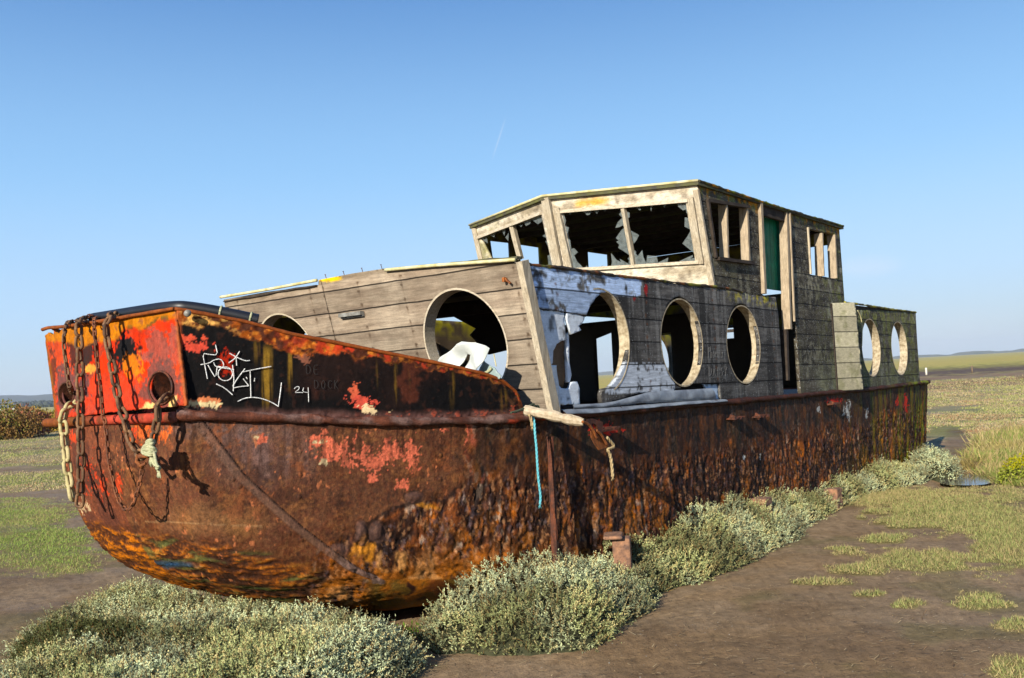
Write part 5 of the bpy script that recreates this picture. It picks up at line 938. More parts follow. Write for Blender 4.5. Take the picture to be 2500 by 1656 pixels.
# crumpled tarpaulin behind the side plate
T8 = lambda a, b: (1000 + a * .2168, 680 + b * .2168)
def tq(a, b, x=-.46): q = on(*T8(a, b), 0, x); return (q[1], q[2])
def tarp(name, pts, x0, mat, amp, fr, label, seed):
    f3 = lambda q: np.stack([np.full(len(q), x0), q[:, 0], q[:, 1]], 1)
    def dd(V2, P_):
        r1 = np.abs(fbm(P_, fr, 2, seed) - .5) * 2; r2 = fbm(P_, fr * .6, 2, seed + 5); o = np.zeros_like(P_); o[:, 0] = -amp * (1 - r1) + amp * 1.6 * (r2 - .5); return o
    o = sheet(name, [tq(*p, x0) for p in pts], [], f3, (.006, 0, 0), None, mat, None, .016, .002, None, True, dd); o.matrix_world = BMT; return tag(o, label, 'tarpaulin')
tarp('tarpaulin', ((390, 985), (430, 915), (480, 865), (560, 790), (610, 740), (650, 712), (720, 722), (790, 728), (870, 758), (942, 788), (915, 850), (890, 900), (850, 980), (800, 1055), (700, 1100), (650, 1100), (672, 960), (690, 860), (665, 850), (640, 900), (610, 980), (590, 1060), (450, 1040)), -.50, M['tarp'], .11, 5.0, 'crumpled white tarpaulin bunched in the round window opening behind the side plate', 4)
tarp('tarpaulin', ((870, 925), (930, 965), (1010, 1010), (1072, 1095), (1060, 1130), (950, 1130), (800, 1080), (840, 1000)), -.42, M['tarpgrey'], .05, 7, 'grey-green fold of canvas beside the white tarpaulin', 9)
mb = MB(); mb.tube(smoothpath([l2w(on(*T8(*p), 0, -.48)) for p in ((790, 1085), (840, 1070), (900, 1040), (920, 1010))], 2), .010, 7); thing_mesh(mb, 'rope_end', M['ropepale'], 'pale rope end lying over the grey-green canvas', 'rope', None, True)
mb = MB(); a = on(*T8(948, 850), 1, 3.2); b = on(*T8(975, 990), 1, 3.2); mb.tube([l2w(a), l2w(b)], .008, 6); thing_mesh(mb, 'loose_cord', M['trim'], 'yellow cord hanging inside the cabin beyond the tarpaulin', 'rope')
# wooden pole sticking out, rusty plates and ropes hanging from it
pa_, pb_ = on(1281, 1001, 1, -.02), on(1424, 1031, 1, -.41)
mb = MB(); n = 14; P_ = [l2w(pa_ + (pb_ - pa_) * i / n) for i in range(n + 1)]; mb.tube(P_, .03, 9, True, [.034 + .005 * math.sin(i * 1.9) * (i % 2) - (.010 if i == n else 0) for i in range(n + 1)]); V = np.array(mb.V); V += (np.stack([fbm(V, 25, 3, 1), fbm(V, 25, 3, 2), fbm(V, 25, 3, 3)], 1) - .5) * .016
tag(mesh('wooden_pole', V, mb.F, M['pole'], None, None, False), 'short bleached wooden pole sticking out from the deck edge at the cabin corner', 'pole')
R4 = lambda a, b: (1220 + a * .2679, 960 + b * .2679)
an = empty('rusty_tackle', tuple(l2w(on(*R4(890, 300), 1, -.47)))); tag(an, 'torn rusty iron plates hanging from the tip of the wooden pole', 'ironwork')
def plate(pts, y, mt=M['rustdark'], dz=.0):
    q = [l2w(on(*R4(*p), 1, y + dz * i)) - np.array(an.location) for i, p in enumerate(pts)]; n = len(q); t_ = BM @ np.array([.006, .012, 0]); V = q + [p + t_ for p in q]
    return mesh('iron_plate', V, [tuple(range(n)), tuple(range(2 * n - 1, n - 1, -1))] + [(i, (i + 1) % n, (i + 1) % n + n, i + n) for i in range(n)], mt, an)
plate(((795, 240), (850, 232), (900, 250), (940, 262), (942, 340), (930, 370), (900, 330), (880, 290), (850, 275), (812, 290)), -.45); plate(((832, 345), (870, 360), (915, 395), (985, 470), (1000, 490), (960, 500), (905, 518), (870, 470), (838, 410)), -.47, M['rust']); plate(((860, 270), (900, 290), (935, 350), (905, 355), (880, 320)), -.44, M['rust'])
mb = MB()
for L in (((755, 262), (800, 275), (850, 330), (885, 410)), ((880, 340), (930, 380), (975, 470))): mb.tube(smoothpath([l2w(on(*R4(*p), 1, -.48)) - np.array(an.location) for p in L], 2), .010, 7)
mb.build('iron_bar', M['rust'], an, True)
def rope(name, pts, y, r, mat, label, cat='rope', fray=0):
    yy = y if isinstance(y, (list, tuple)) else [y] * len(pts); P_ = smoothpath([l2w(on(*R4(*p), 1, q)) for p, q in zip(pts, yy)], 3, 60); mb = MB(); V = []
    d = np.r_[0, np.cumsum(np.linalg.norm(np.diff(P_, axis=0), axis=1))]; n = int(d[-1] / (r * .8)); Q_ = np.stack([np.interp(np.linspace(0, d[-1], n), d, P_[:, i]) for i in range(3)], 1)
    for k in range(3):
        off = []
        for i, p in enumerate(Q_):
            t = Q_[min(i + 1, n - 1)] - Q_[max(i - 1, 0)]; t /= np.linalg.norm(t); s1 = np.cross(t, BM[:, 1]); s1 /= np.linalg.norm(s1); s2 = np.cross(t, s1); a = i * .55 + k * 2.094; off.append(p + r * .5 * (s1 * math.cos(a) + s2 * math.sin(a)))
        mb.tube(off, r * .55, 6)
    for k in range(fray): mb.tube([Q_[-1], Q_[-1] + (random.uniform(-.012, .012), 0, -random.uniform(.015, .03))], .0015, 4)
    return thing_mesh(mb, name, mat, label, cat, None, True)
rope('teal_rope', ((292, 200), (315, 240), (322, 380), (336, 500), (342, 640), (352, 780), (368, 900), (374, 960), (366, 1015)), (-.05, -.10, -.11, -.115, -.12, -.12, -.12, -.12, -.12), .0085, M['ropeteal'], 'thin teal rope hanging down the hull side below the wooden pole', fray=5)
rope('tan_rope', ((268, 195), (285, 230), (292, 270), (296, 305)), -.09, .011, M['ropetan'], 'short frayed tan rope end beside the teal rope', fray=6)
rope('yellow_rope', ((975, 405), (1010, 440), (1048, 490), (1010, 505), (975, 515), (1000, 540), (1015, 600), (1025, 690), (1030, 765)), -.48, .011, M['ropetan'], 'tan braided rope tail dangling from the rusty iron plates', fray=6)
rope('green_rope', ((100, 180), (180, 160), (260, 120), (325, 92), (300, 130), (340, 110), (365, 135), (340, 150), (300, 145), (210, 150), (130, 178)), -.03, .008, M['ropegreen'], 'dark green cord looped round the inner end of the wooden pole')
# blocks at the foot of the hull
def block(name, L, z0, label, parts):
    o = empty(name, tuple(L)); tag(o, label, 'block', 'reddish blocks along the foot of the hull')
    for nm, c, s, rz in parts:
        mb = MB(); R_ = np.array(Matrix.Rotation(rz, 3, 'Z')); mb.box(c, s, R_); ob = mb.build(nm, M['brick'], o)
        bm_ = ob.modifiers.new('b', 'BEVEL'); bm_.width = .012; bm_.segments = 2
p = l2w(on(1506, 1302, 1, -.11)); ang_ = math.atan2(Lv[1], Lv[0]) + .5
block('red_block', (p[0], p[1], 0), 0, 'reddish brick block under a slab, just aft of the fender strip', (('brick', (.03, .0, (p[2] - .03) / 2 - .02), (.14, .13, p[2] + .01), ang_), ('slab', (-.03, -.01, p[2] - .015), (.22, .14, .026), ang_ + .05)))
for px, py, lab in ((1858, 1206, 'flat reddish stone showing above the bushes amidships'), (2033, 1156, 'small reddish stone showing above the bushes towards the stern')):
    p = l2w(on(px, py + (9 if px < 1900 else 36), 1, -.10)); block('red_block', (p[0], p[1], 0), 0, lab, (('stone', (0, 0, p[2] / 2 - .02), (.17, .15, p[2] + .04), ang_ - .5),))
# ================================================================== GROUND
th = np.concatenate([np.linspace(-math.pi, -.75, 26, endpoint=False), np.linspace(-.75, .75, 560, endpoint=False), np.linspace(.75, math.pi, 26)])
rr = [0.6]
while rr[-1] < 7000: rr.append(rr[-1] * (1.0115 if rr[-1] < 30 else 1.03))
rr = np.array(rr); TH, RR = np.meshgrid(th, rr); X = (RR * np.sin(TH)).ravel(); Y = (RR * np.cos(TH)).ravel(); G = np.stack([X, Y, 0 * X], 1)
def pl(c): return [tuple(gnd(*p)[:2]) for p in c]
GRASSB = [(2330, 1255, 260, 62), (2470, 1335, 150, 95), (2250, 1372, 150, 36), (2060, 1345, 60, 14), (2110, 1390, 90, 17), (2000, 1420, 100, 10), (2110, 1450, 50, 11), (2210, 1477, 50, 14), (2400, 1470, 90, 24), (2180, 1212, 190, 24), (2470, 1640, 70, 42), (2490, 1520, 60, 20), (2160, 1315, 70, 14), (2440, 1300, 120, 120), (80, 1330, 215, 70), (0, 1270, 170, 60), (140, 1375, 130, 28), (1400, 1700, 10, 4)]
def gden(u, v, nz1):
    g = np.zeros_like(u) - 1
    for b in GRASSB: g = np.maximum(g, blob(u, v, *b))
    return g
def hory(u): return 998.3 - .0562 * u
def gcol(G, u, v, vis):
    n1 = fbm(G, .9, 5, 2); n2 = fbm(G, 6, 5, 3); n3 = fbm(G, 30, 3, 4); nb = fbm(G, (.25, .25, 1), 4, 5); d = v - hory(u)
    mud = np.tile([.30, .225, .15], (len(G), 1)) * (.72 + .56 * n2)[:, None]; mud = mixc(mud, ss(.45, .65, n1) * .55, (.17, .112, .064)); mud = mixc(mud, ss(.52, .66, fbm(G, (1.2, 4, 1), 4, 11)) * .5, (.30, .21, .125)); mud = mixc(mud, ss(.58, .66, n3) * .35, (.13, .09, .06))
    mud = mixc(mud, ss(.56, .68, fbm(G, 1.6, 4, 15)) * .4, (.15, .14, .065))
    tan = np.tile([.37, .295, .175], (len(G), 1)) * (.7 + .6 * n2)[:, None]; tan = mixc(tan, ss(.45, .6, fbm(G, .6, 4, 7)) * .7, (.19, .20, .075)); tan = mixc(tan, ss(.52, .66, n1) * .6, (.30, .25, .19)); tan = mixc(tan, ss(.56, .66, fbm(G, .45, 4, 8)) * .6, (.16, .10, .065))
    far = np.tile([.47, .385, .15], (len(G), 1)) * (.85 + .3 * fbm(G, (.08, .3, 1), 4, 6))[:, None]; far = mixc(far, ss(.45, .65, fbm(G, (.03, .07, 1), 4, 9)) * .5, (.40, .38, .13)); far = mixc(far, ss(250, 700, np.hypot(G[:, 0], G[:, 1])) * .5, (.42, .38, .20))
    grs = np.tile([.25, .215, .10], (len(G), 1)) * (.75 + .5 * n2)[:, None]; grs = mixc(grs, ss(.5, .62, n1) * .6, (.32, .25, .13))
    c = mud.copy(); gm = gden(u, v, n1) + (n2 - .5) * 1.5 + (n1 - .5) * 1.3
    c = mixc(c, ss(.0, .25, gm) * vis, 0) + grs * (ss(.0, .25, gm) * vis)[:, None]
    R_ = np.hypot(G[:, 0], G[:, 1])
    # marsh beyond: starts behind the boat
    tl = ss(0, 8, 235 - d + (n2 - .5) * 46 + (n1 - .5) * 30) * (u < 1250) + ss(0, 8, 208 - d + (n2 - .5) * 36) * (u >= 1250) ; tl = np.clip(tl, 0, 1)
    c = c * (1 - tl[:, None]) + tan * tl[:, None]
    # mud creeks on the left and a mud bank on the right
    def cr(c, d0, d1, u0, u1, k, col=None): m = ss(d0 - 4, d0 + 3, d + (n1 - .5) * 22) * ss(d1 + 4, d1 - 3, d + (n1 - .5) * 22) * ss(u0 - 30, u0, u) * ss(u1 + 30, u1, u) * k; return c * (1 - m[:, None]) + (mud if col is None else np.tile(col, (len(G), 1))) * m[:, None]
    c = cr(c, 146, 160, -400, 200, .5, (.26, .185, .125)); c = cr(c, 206, 236, -400, 210, .75, (.25, .18, .125)); c = cr(c, 126, 140, 2230, 2380, .6, (.24, .23, .14)); 
    c = cr(c, 172, 204, -400, 140, .5, (.25, .20, .12)); c = cr(c, 180, 190, -400, 170, .6, (.2, .24, .05))
    fm = ss(-6, 6, 47 - d + (nb - .5) * 8); fm = fm * (u > 1250) + ss(-6, 6, 60 - d + (nb - .5) * 10) * (u <= 1250); c = c * (1 - fm[:, None]) + far * fm[:, None]
    c = cr(c, 34, 47, 1250, 3500, .95, (.135, .095, .08)); c = cr(c, 50, 58, 1250, 3500, .8, (.25, .17, .12)); c = cr(c, 28, 33, 2100, 3500, .6, (.15, .16, .06))
    c = cr(c, 64, 80, 2250, 3500, .7, (.21, .13, .075)); c = cr(c, 150, 166, 2280, 2500, .7, (.20, .21, .09)); c = cr(c, 180, 215, 2330, 2440, .5, (.16, .11, .07))
    return c
u, v = wtopx(G); vis = (Y > 2) * 1.; col = gcol(G, u, v, vis)
dist = np.hypot(X, Y); G[:, 2] = (fbm(G, 1.1, 4, 31) - .5) * .05 * ss(60, 12, dist) + (fbm(G, 9, 4, 32) - .5) * .018 * ss(30, 10, dist) + (fbm(G, (1, 1, 1), 3, 33) - .5) * .0
bl_ = (G - O_) @ BM; pud = ss(-.5, -.05, blob(u, v, 2356, 1172, 60, 17)); G[:, 2] = G[:, 2] * (1 - pud) - .03 * pud; nearb = np.exp(-((bl_[:, 1] - 1.6) / 2.5) ** 2) * ss(-3.5, -2, bl_[:, 0]) * ss(12, 10, bl_[:, 0]); G[:, 2] -= .03 * nearb
nr, nt_ = len(rr), len(th); idx = np.arange(nr * nt_).reshape(nr, nt_); q = np.stack([idx[:-1, :-1], idx[:-1, 1:], idx[1:, 1:], idx[1:, :-1]], -1).reshape(-1, 4)
gm_, nt, b, o = newmat('marsh_ground'); N = NT(nt); v_ = N.coord(); n1 = N.noise(v_, 14, 7, .7); n2 = N.noise(v_, 90, 4, .7); vo = N.n('ShaderNodeTexVoronoi', feature='DISTANCE_TO_EDGE'); vo.inputs['Scale'].default_value = 9; N.L(v_, vo.inputs['Vector'])
N.L(N.scale(attr(N), N.m('MULTIPLY', N.ramp(n1, .3, .7, .72, 1.28), N.ramp(n2, .3, .7, .82, 1.18))), b.inputs['Base Color']); N.L(N.ramp(N.noise(v_, 1.5, 3), .35, .65, .55, .9), b.inputs['Roughness']); b.inputs['Specular IOR Level'].default_value = .08
N.bump(N.m('ADD', N.m('MULTIPLY', n1, .6), N.m('MULTIPLY', n2, .3)), .8, .03, b)
tag(mesh('ground', G, q[:, ::-1], gm_, None, col, True), kind='structure')
# puddle
c0 = gnd(2352, 1172); mb = MB(); n = 48; P_ = []
for i in range(n): a = 2 * math.pi * i / n; q_ = gnd(2356 + (60 + 8 * math.sin(3 * a)) * math.cos(a), 1172 + (17 + 3 * math.cos(2 * a)) * math.sin(a)); P_.append((q_[0], q_[1], .004))
wm, nt, b, o = newmat('puddle_water'); N = NT(nt); b.inputs['Base Color'].default_value = (.05, .045, .04, 1); b.inputs['Roughness'].default_value = .08; N.bump(N.noise(N.coord(), 12, 3), .15, .01, b)
tag(mesh('water', P_, [tuple(range(n))], wm), kind='structure')
# ================================================================== PLANTS
def leafmesh(name, Cn, D, L_, Wd, col, mat, fold=False):
    """one diamond leaf per row: centre base Cn, direction D, length, width"""
    n = len(Cn); D = D / (np.linalg.norm(D, axis=1, keepdims=True) + 1e-9); r = RNG.normal(size=(n, 3)); S_ = np.cross(D, r); S_ /= (np.linalg.norm(S_, axis=1, keepdims=True) + 1e-9)
    L_ = np.broadcast_to(L_, n)[:, None]; Wd = np.broadcast_to(Wd, n)[:, None]
    V = np.stack([Cn, Cn + D * L_ * .5 + S_ * Wd * .5, Cn + D * L_, Cn + D * L_ * .5 - S_ * Wd * .5], 1).reshape(-1, 3); Fc = np.arange(4 * n).reshape(n, 4)
    return mesh(name, V, Fc, mat, None, np.repeat(col, 4, 0))
def blademesh(name, B_, D, L_, Wd, col, mat):
    n = len(B_); S_ = np.stack([-D[:, 1], D[:, 0], 0 * D[:, 0]], 1) + RNG.normal(0, .5, (n, 3)) * [1, 1, 0]; S_ /= np.linalg.norm(S_, axis=1, keepdims=True); L_ = np.broadcast_to(L_, n)[:, None]; Wd = np.broadcast_to(Wd, n)[:, None]
    D = D / np.linalg.norm(D, axis=1, keepdims=True); tip = B_ + D * L_ + np.array([0, 0, -.15]) * L_ * np.abs(D[:, :1])
    V = np.stack([B_ - S_ * Wd * .5, B_ + S_ * Wd * .5, tip], 1).reshape(-1, 3); return mesh(name, V, np.arange(3 * n).reshape(n, 3), mat, None, np.repeat(col, 3, 0))
leafM = vcol_mat('silvery_leaves', .75, .15, trans=.12); grassM = vcol_mat('grass_blades', .8, .1, trans=.3)
# silver-green sea purslane: band along the hull and the patch at the bow
fe = np.array([w2l(gnd(*p)) for p in ((1022, 1545), (1030, 1578), (1056, 1590), (1200, 1590), (1404, 1588), (1500, 1545), (1563, 1492), (1616, 1440), (1700, 1425), (1785, 1388), (1860, 1355), (1933, 1322), (1985, 1275), (2038, 1240), (2120, 1210), (2200, 1190), (2250, 1180))])
te = np.array([on(*p, 1, -.15) for p in ((1035, 1535), (1067, 1515), (1098, 1482), (1162, 1432), (1236, 1402), (1310, 1352), (1350, 1350), (1400, 1332), (1480, 1338), (1530, 1296), (1600, 1288), (1680, 1268), (1740, 1220), (1800, 1210), (1870, 1208), (1930, 1180), (2030, 1158), (2100, 1132), (2160, 1122), (2220, 1142), (2250, 1160))])
polyB = [tuple(p[:2]) for p in fe] + [(9.8, -.3), (9.8, .12), (.2, .12), (-.3, .30), (-.62, .42)]
def Hband(P_):
    l = (P_ - O_) @ BM; q_ = l[:, :2].copy(); nn_ = fbm(P_ * [1, 1, 0], 2.6, 3, 5); nx_ = fbm(P_ * [1, 1, 0], 5.5, 3, 55)
    d = np.full(len(P_), 9.)
    for a, b in zip(fe[:-1, :2], fe[1:, :2]): ab = b - a; t = np.clip(((q_ - a) @ ab) / ab.dot(ab), 0, 1); d = np.minimum(d, np.hypot(*(q_ - a - t[:, None] * ab).T))
    d = np.where(inpoly(q_, polyB), d, -d) + (nn_ - .5) * .22; h = np.interp(l[:, 0], te[:, 0], te[:, 2]) * .98 - .075; h = np.maximum(h, .08) * (1 - .22 * ss(-.2, -.8, l[:, 1]))
    return np.where(l[:, 1] < .2 + np.maximum(0, -l[:, 0]) * .7, h * np.sqrt(np.clip(d / .42, 0, 1)) * (.66 + .5 * nn_ + .25 * nx_), 0) * (l[:, 0] < 9.75)
polyA = [(-3.35, 6.05), (-3.25, 6.7), (-3.12, 7.35), (-2.75, 7.2), (-2.25, 6.75), (-1.9, 6.5), (-1.3, 6.15), (-.80, 5.75), (-.66, 5.45), (-.74, 5.0), (-.95, 4.6), (-1.4, 4.0), (-3.2, 4.0), (-3.0, 5.0), (-3.0, 5.5)]
def edged(P_, poly):
    d = np.full(len(P_), 9.); pp_ = np.array(poly + [poly[0]])
    for a, b in zip(pp_[:-1], pp_[1:]): ab = b - a; t = np.clip(((P_[:, :2] - a) @ ab) / ab.dot(ab), 0, 1); d = np.minimum(d, np.hypot(*(P_[:, :2] - a - t[:, None] * ab).T))
    return np.where(inpoly(P_, poly), d, -d)
def Hpatch(P_):
    d = edged(P_, polyA) + (fbm(P_ * [1, 1, 0], 3, 3, 9) - .5) * .25; return .28 * np.sqrt(np.clip(d / .28, 0, 1)) * (.72 + .5 * fbm(P_ * [1, 1, 0], 3.6, 4, 10))
cs = gnd(2303, 1162)
def Hstern(P_): d = 1 - ((P_[:, 0] - cs[0] + .05) / .24) ** 2 - ((P_[:, 1] - cs[1] - .2) / .55) ** 2 + (fbm(P_ * [1, 1, 0], 3, 3, 9) - .5) * .4; return .40 * np.sqrt(np.clip(d, 0, 1)) * (.8 + .4 * fbm(P_ * [1, 1, 0], 4, 3, 10))
def scatter(lo, hi, n): return np.stack([RNG.uniform(lo[0], hi[0], n), RNG.uniform(lo[1], hi[1], n), np.zeros(n)], 1)
def purslane(name, Hf, lo, hi, dens, leaves, dark=None, local=False, size=1.):
    area = (hi[0] - lo[0]) * (hi[1] - lo[1]); P_ = scatter(lo, hi, int(area * dens * 2.6))
    if local: P_ = O_ + np.stack([P_[:, 0], P_[:, 1], 0 * P_[:, 0]], 1) @ BM.T; P_[:, 2] = 0
    h = Hf(P_); P_ = P_[h > .03]; h = h[h > .03]; n = len(P_)
    e = .02; gx = (Hf(P_ + [e, 0, 0]) - h) / e; gy = (Hf(P_ + [0, e, 0]) - h) / e; st_ = np.clip(np.sqrt(1 + gx ** 2 + gy ** 2), 1, 4); kp = RNG.random(n) < st_ / 2.6; P_ = P_[kp]; h = h[kp]; gx = gx[kp]; gy = gy[kp]; st_ = st_[kp]; n = len(P_); Nn = np.stack([-gx, -gy, np.ones(n)], 1); Nn /= np.linalg.norm(Nn, axis=1, keepdims=True)
    sl_ = .04 + .10 * RNG.random(n) ** 1.6; D = Nn * .8 + RNG.normal(0, .5, (n, 3)) + [0, 0, .45]; D /= np.linalg.norm(D, axis=1, keepdims=True)
    base = P_.copy(); base[:, 2] = h * (1 - np.where(st_ > 1.8, .9, .35) * RNG.random(n) ** 1.5) - sl_ * .5
    tone = fbm(P_, 2.2, 4, 21); t2 = fbm(P_, 7, 3, 22); seed = RNG.random(n) < .38 + .5 * (t2 - .35)
    lump = .55 + .9 * ss(.35, .65, fbm(P_, 9, 3, 77)); k = leaves; tt_ = np.tile(np.linspace(.05, 1, k), n); B_ = np.repeat(base, k, 0) + np.repeat(D * sl_[:, None], k, 0) * tt_[:, None]; Dl = np.repeat(D, k, 0) * .7 + RNG.normal(0, .75, (n * k, 3)); L_ = (.016 + .014 * RNG.random(n * k)) * size * (1.1 - .45 * tt_); W_ = L_ * .30
    c = np.array([.47, .49, .335]) * (.65 + .6 * RNG.random(n * k))[:, None]; c = mixc(c, np.repeat(ss(.4, .65, tone), k) * .6, (.56, .61, .47)); c = mixc(c, np.repeat(ss(.55, .4, tone), k) * .4, (.34, .36, .17))
    sd2 = np.repeat(seed, k) & (tt_ > .45); c = mixc(c, sd2 * (.55 + .35 * RNG.random(n * k)), (.56, .49, .31)); L_ = np.where(sd2, L_ * .55, L_); W_ = np.where(sd2, L_ * .8, W_); c = c * np.repeat(.62 + .62 * ss(.36, .6, fbm(P_, 5, 4, 88)), k)[:, None]
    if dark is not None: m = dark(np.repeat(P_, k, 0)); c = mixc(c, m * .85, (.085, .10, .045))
    B_ = np.concatenate([B_, base - D * .03]); Dl = np.concatenate([Dl, D]); L_ = np.concatenate([L_, sl_ * 1.1 + .03]); W_ = np.concatenate([W_, np.full(n, .0035)]); c = np.concatenate([c, np.tile([.22, .15, .08], (n, 1)) * (.5 + RNG.random(n))[:, None]])
    o = leafmesh(name, B_, Dl, L_, W_, c, leafM); return o
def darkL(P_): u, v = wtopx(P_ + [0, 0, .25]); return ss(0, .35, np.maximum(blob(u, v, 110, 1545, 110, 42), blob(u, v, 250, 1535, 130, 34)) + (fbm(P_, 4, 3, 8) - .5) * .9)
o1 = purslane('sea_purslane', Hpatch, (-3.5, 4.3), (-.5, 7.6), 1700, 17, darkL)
o2 = purslane('sea_purslane', Hband, (-1.5, -1.7), (9.9, .7), 1350, 17, None, True)
o3 = purslane('sea_purslane', Hstern, (cs[0] - .8, cs[1] - 1), (cs[0] + .8, cs[1] + 1.3), 1000, 14, None, False, 1.2)
def mound(name, Hf, lo, hi, st, local=False):  # dark inner mound, added to block light between the leaves
    nx2 = int((hi[0] - lo[0]) / st); ny2 = int((hi[1] - lo[1]) / st); gx, gy = np.meshgrid(np.linspace(lo[0], hi[0], nx2), np.linspace(lo[1], hi[1], ny2)); P_ = np.stack([gx.ravel(), gy.ravel(), 0 * gx.ravel()], 1)
    if local: P_ = O_ + P_ @ BM.T; P_[:, 2] = 0
    h = Hf(P_); P_[:, 2] = h * .60 * (.8 + .4 * fbm(P_, 16, 3, 4)) - .05; idx = np.arange(nx2 * ny2).reshape(ny2, nx2); q = np.stack([idx[:-1, :-1], idx[:-1, 1:], idx[1:, 1:], idx[1:, :-1]], -1).reshape(-1, 4); hm = h[q].max(1) > .02
    return P_, q[hm]
def joinadd(o, P_, q, colr):
    """joins the dark core, added under the leaves to stop light, into the bush"""
    me = o.data; n0 = len(me.vertices); V0 = np.empty(n0 * 3, np.float32); me.vertices.foreach_get('co', V0); a = np.empty(n0 * 4, np.float32); me.color_attributes['Col'].data.foreach_get('color', a)
    V = np.concatenate([V0.reshape(-1, 3), P_]); Fc = np.concatenate([np.arange(n0).reshape(-1, 4), q + n0]); cc = np.concatenate([a.reshape(-1, 4)[:, :3], np.tile(colr, (len(P_), 1)) * (.5 + fbm(P_, 30, 3, 4))[:, None]])
    nm = o.name; bpy.data.objects.remove(o); return mesh(nm, V, Fc, leafM, None, cc)
out = []
for o, Hf, lo, hi, st, loc_, lab in ((o1, Hpatch, (-3.5, 4.0), (-.5, 7.6), .03, False, None), (o2, Hband, (-1.5, -1.7), (9.9, .7), .03, True, None), (o3, Hstern, (cs[0] - .8, cs[1] - 1), (cs[0] + .8, cs[1] + 1.3), .04, False, None)):
    P_, q = mound('m', Hf, lo, hi, st, loc_); ob = joinadd(o, P_, q, (.060, .062, .035)); out.append(tag(ob, kind='stuff'))
for ob, lab in zip(out, ('silver-green sea purslane mounded in front of the bow, darker at its left end', 'long band of silver-green sea purslane along the foot of the hull side', 'small clump of grey-green sea purslane behind the stern beside the puddle')): tag(ob, lab, 'shrub')
# grass
def grass(name, pxbox, n, hmin, hmax, wd, bc=(.34, .36, .16), label=None, thr=.02, straw=.42, lean=.7):
    (u0, v0, u1, v1) = pxbox; cn = [gnd(a, b)[:2] for a, b in ((u0, v0), (u1, v0), (u0, v1), (u1, v1))]; lo = np.min(cn, 0); hi = np.max(cn, 0); P_ = scatter(lo, hi, n); u, v = wtopx(P_); n1 = fbm(P_, .9, 5, 2); n2 = fbm(P_, 6, 5, 3)
    g = gden(u, v, n1) + (n2 - .5) * 1.5 + (n1 - .5) * 1.3; ok = (g > thr) & (u > u0) & (u < u1) & (v > v0) & (v < v1); P_ = P_[ok]; g = g[ok]; n1 = n1[ok]; m = len(P_)
    h = (hmin + (hmax - hmin) * RNG.random(m) ** 1.6) * (.45 + .7 * np.clip(g * 1.6, 0, 1)); kp = RNG.random(m) < .25 + 2.2 * g; P_ = P_[kp]; g = g[kp]; n1 = n1[kp]; h = h[kp]; m = len(P_); D = np.concatenate([RNG.normal(0, lean, (m, 2)), np.ones((m, 1)) * .8], 1); c = np.array(bc) * (.7 + .6 * RNG.random(m))[:, None]; s_ = (RNG.random(m) < straw + .35 * (n1[:] - .5) * 3 + .3 * (g < .25)); c = mixc(c, s_ * .8, (.52, .42, .24))
    o = blademesh(name, P_, D, h, wd, c, grassM); tag(o, label, None, None, 'stuff'); return o
grass('grass', (-200, 1215, 300, 1440), 230000, .015, .055, .006, label='short green grass left of the bow', bc=(.32, .40, .13), straw=.22)
grass('grass', (1900, 1185, 2620, 1700), 420000, .015, .060, .0055, label='grass patches on the mud to the right of the boat', straw=.48, lean=.95)
# low marsh vegetation further off
def marsh(name, box, n, hsz, label, cols, k=5, cond=None, wf_=.28):
    (u0, v0, u1, v1) = box; u = RNG.uniform(u0, u1, n); v = RNG.uniform(v0, v1, n); ok = v - hory(u) > 14; u, v = u[ok], v[ok]; rw = np.stack([(u - 1250) / F, -(v - 828) / F, -np.ones_like(u)], 1) @ RM.T; t = -H / rw[:, 2]; P_ = CAM + rw * t[:, None]; P_[:, 2] = 0
    if cond is not None: m_ = cond(P_, u, v); P_ = P_[m_]; u = u[m_]; v = v[m_]
    l_ = (P_ - O_) @ BM; m_ = ~((l_[:, 1] > -.1) & (l_[:, 1] < BEAM + .1) & (l_[:, 0] > -3) & (l_[:, 0] < 10.2)); P_ = P_[m_]
    m = len(P_); sc = np.hypot(P_[:, 0], P_[:, 1]) / 15; h = hsz * (.5 + RNG.random(m)) * (.6 + .8 * fbm(P_, .7, 3, 2)) * np.minimum(sc, 4) ** .5
    B_ = np.repeat(P_, k, 0) + RNG.normal(0, .05, (m * k, 3)) * [1, 1, 0] * np.repeat(np.minimum(sc, 3), k)[:, None]; B_[:, 2] = -.01; D = RNG.normal(0, .55, (m * k, 3)) * [1, 1, 0] + [0, 0, .8]; L_ = np.repeat(h, k) * (.5 + .8 * RNG.random(m * k)); pal = np.array(cols); ci = (fbm(P_, .5, 4, 8) * 1.6 - .3 + RNG.normal(0, .18, m)).clip(0, .999) * len(pal); c = np.repeat(pal[ci.astype(int)], k, 0) * (.82 + .36 * RNG.random(m * k))[:, None]
    o = leafmesh(name, B_, D, L_, L_ * wf_, c, grassM); return tag(o, label, None, None, 'stuff')
tans = ((.38, .25, .15), (.50, .40, .25), (.50, .42, .28), (.36, .38, .16), (.42, .40, .18), (.38, .39, .19))
def cl(P_, u, v): d = v - hory(u); n1 = fbm(P_, .9, 5, 2); e = d + (n1 - .5) * 22; return ~(((e > 146) & (e < 160)) | ((e > 205))) 
def crr(P_, u, v): d = v - hory(u); return (d > 60) & (d < 205 + (fbm(P_, 2, 3, 4) - .5) * 40) & ~((d > 124) & (d < 142) & (u < 2400) & (fbm(P_, 1, 3, 4) > .4)) & (blob(u, v, 2352, 1165, 90, 40) < 0) & (blob(u, v, 2310, 1070, 60, 30) < 0)
marsh('marsh_plants', (-200, 1055, 330, 1250), 22000, .028, 'low brownish marsh plants left of the bow', tans, 5, cl)
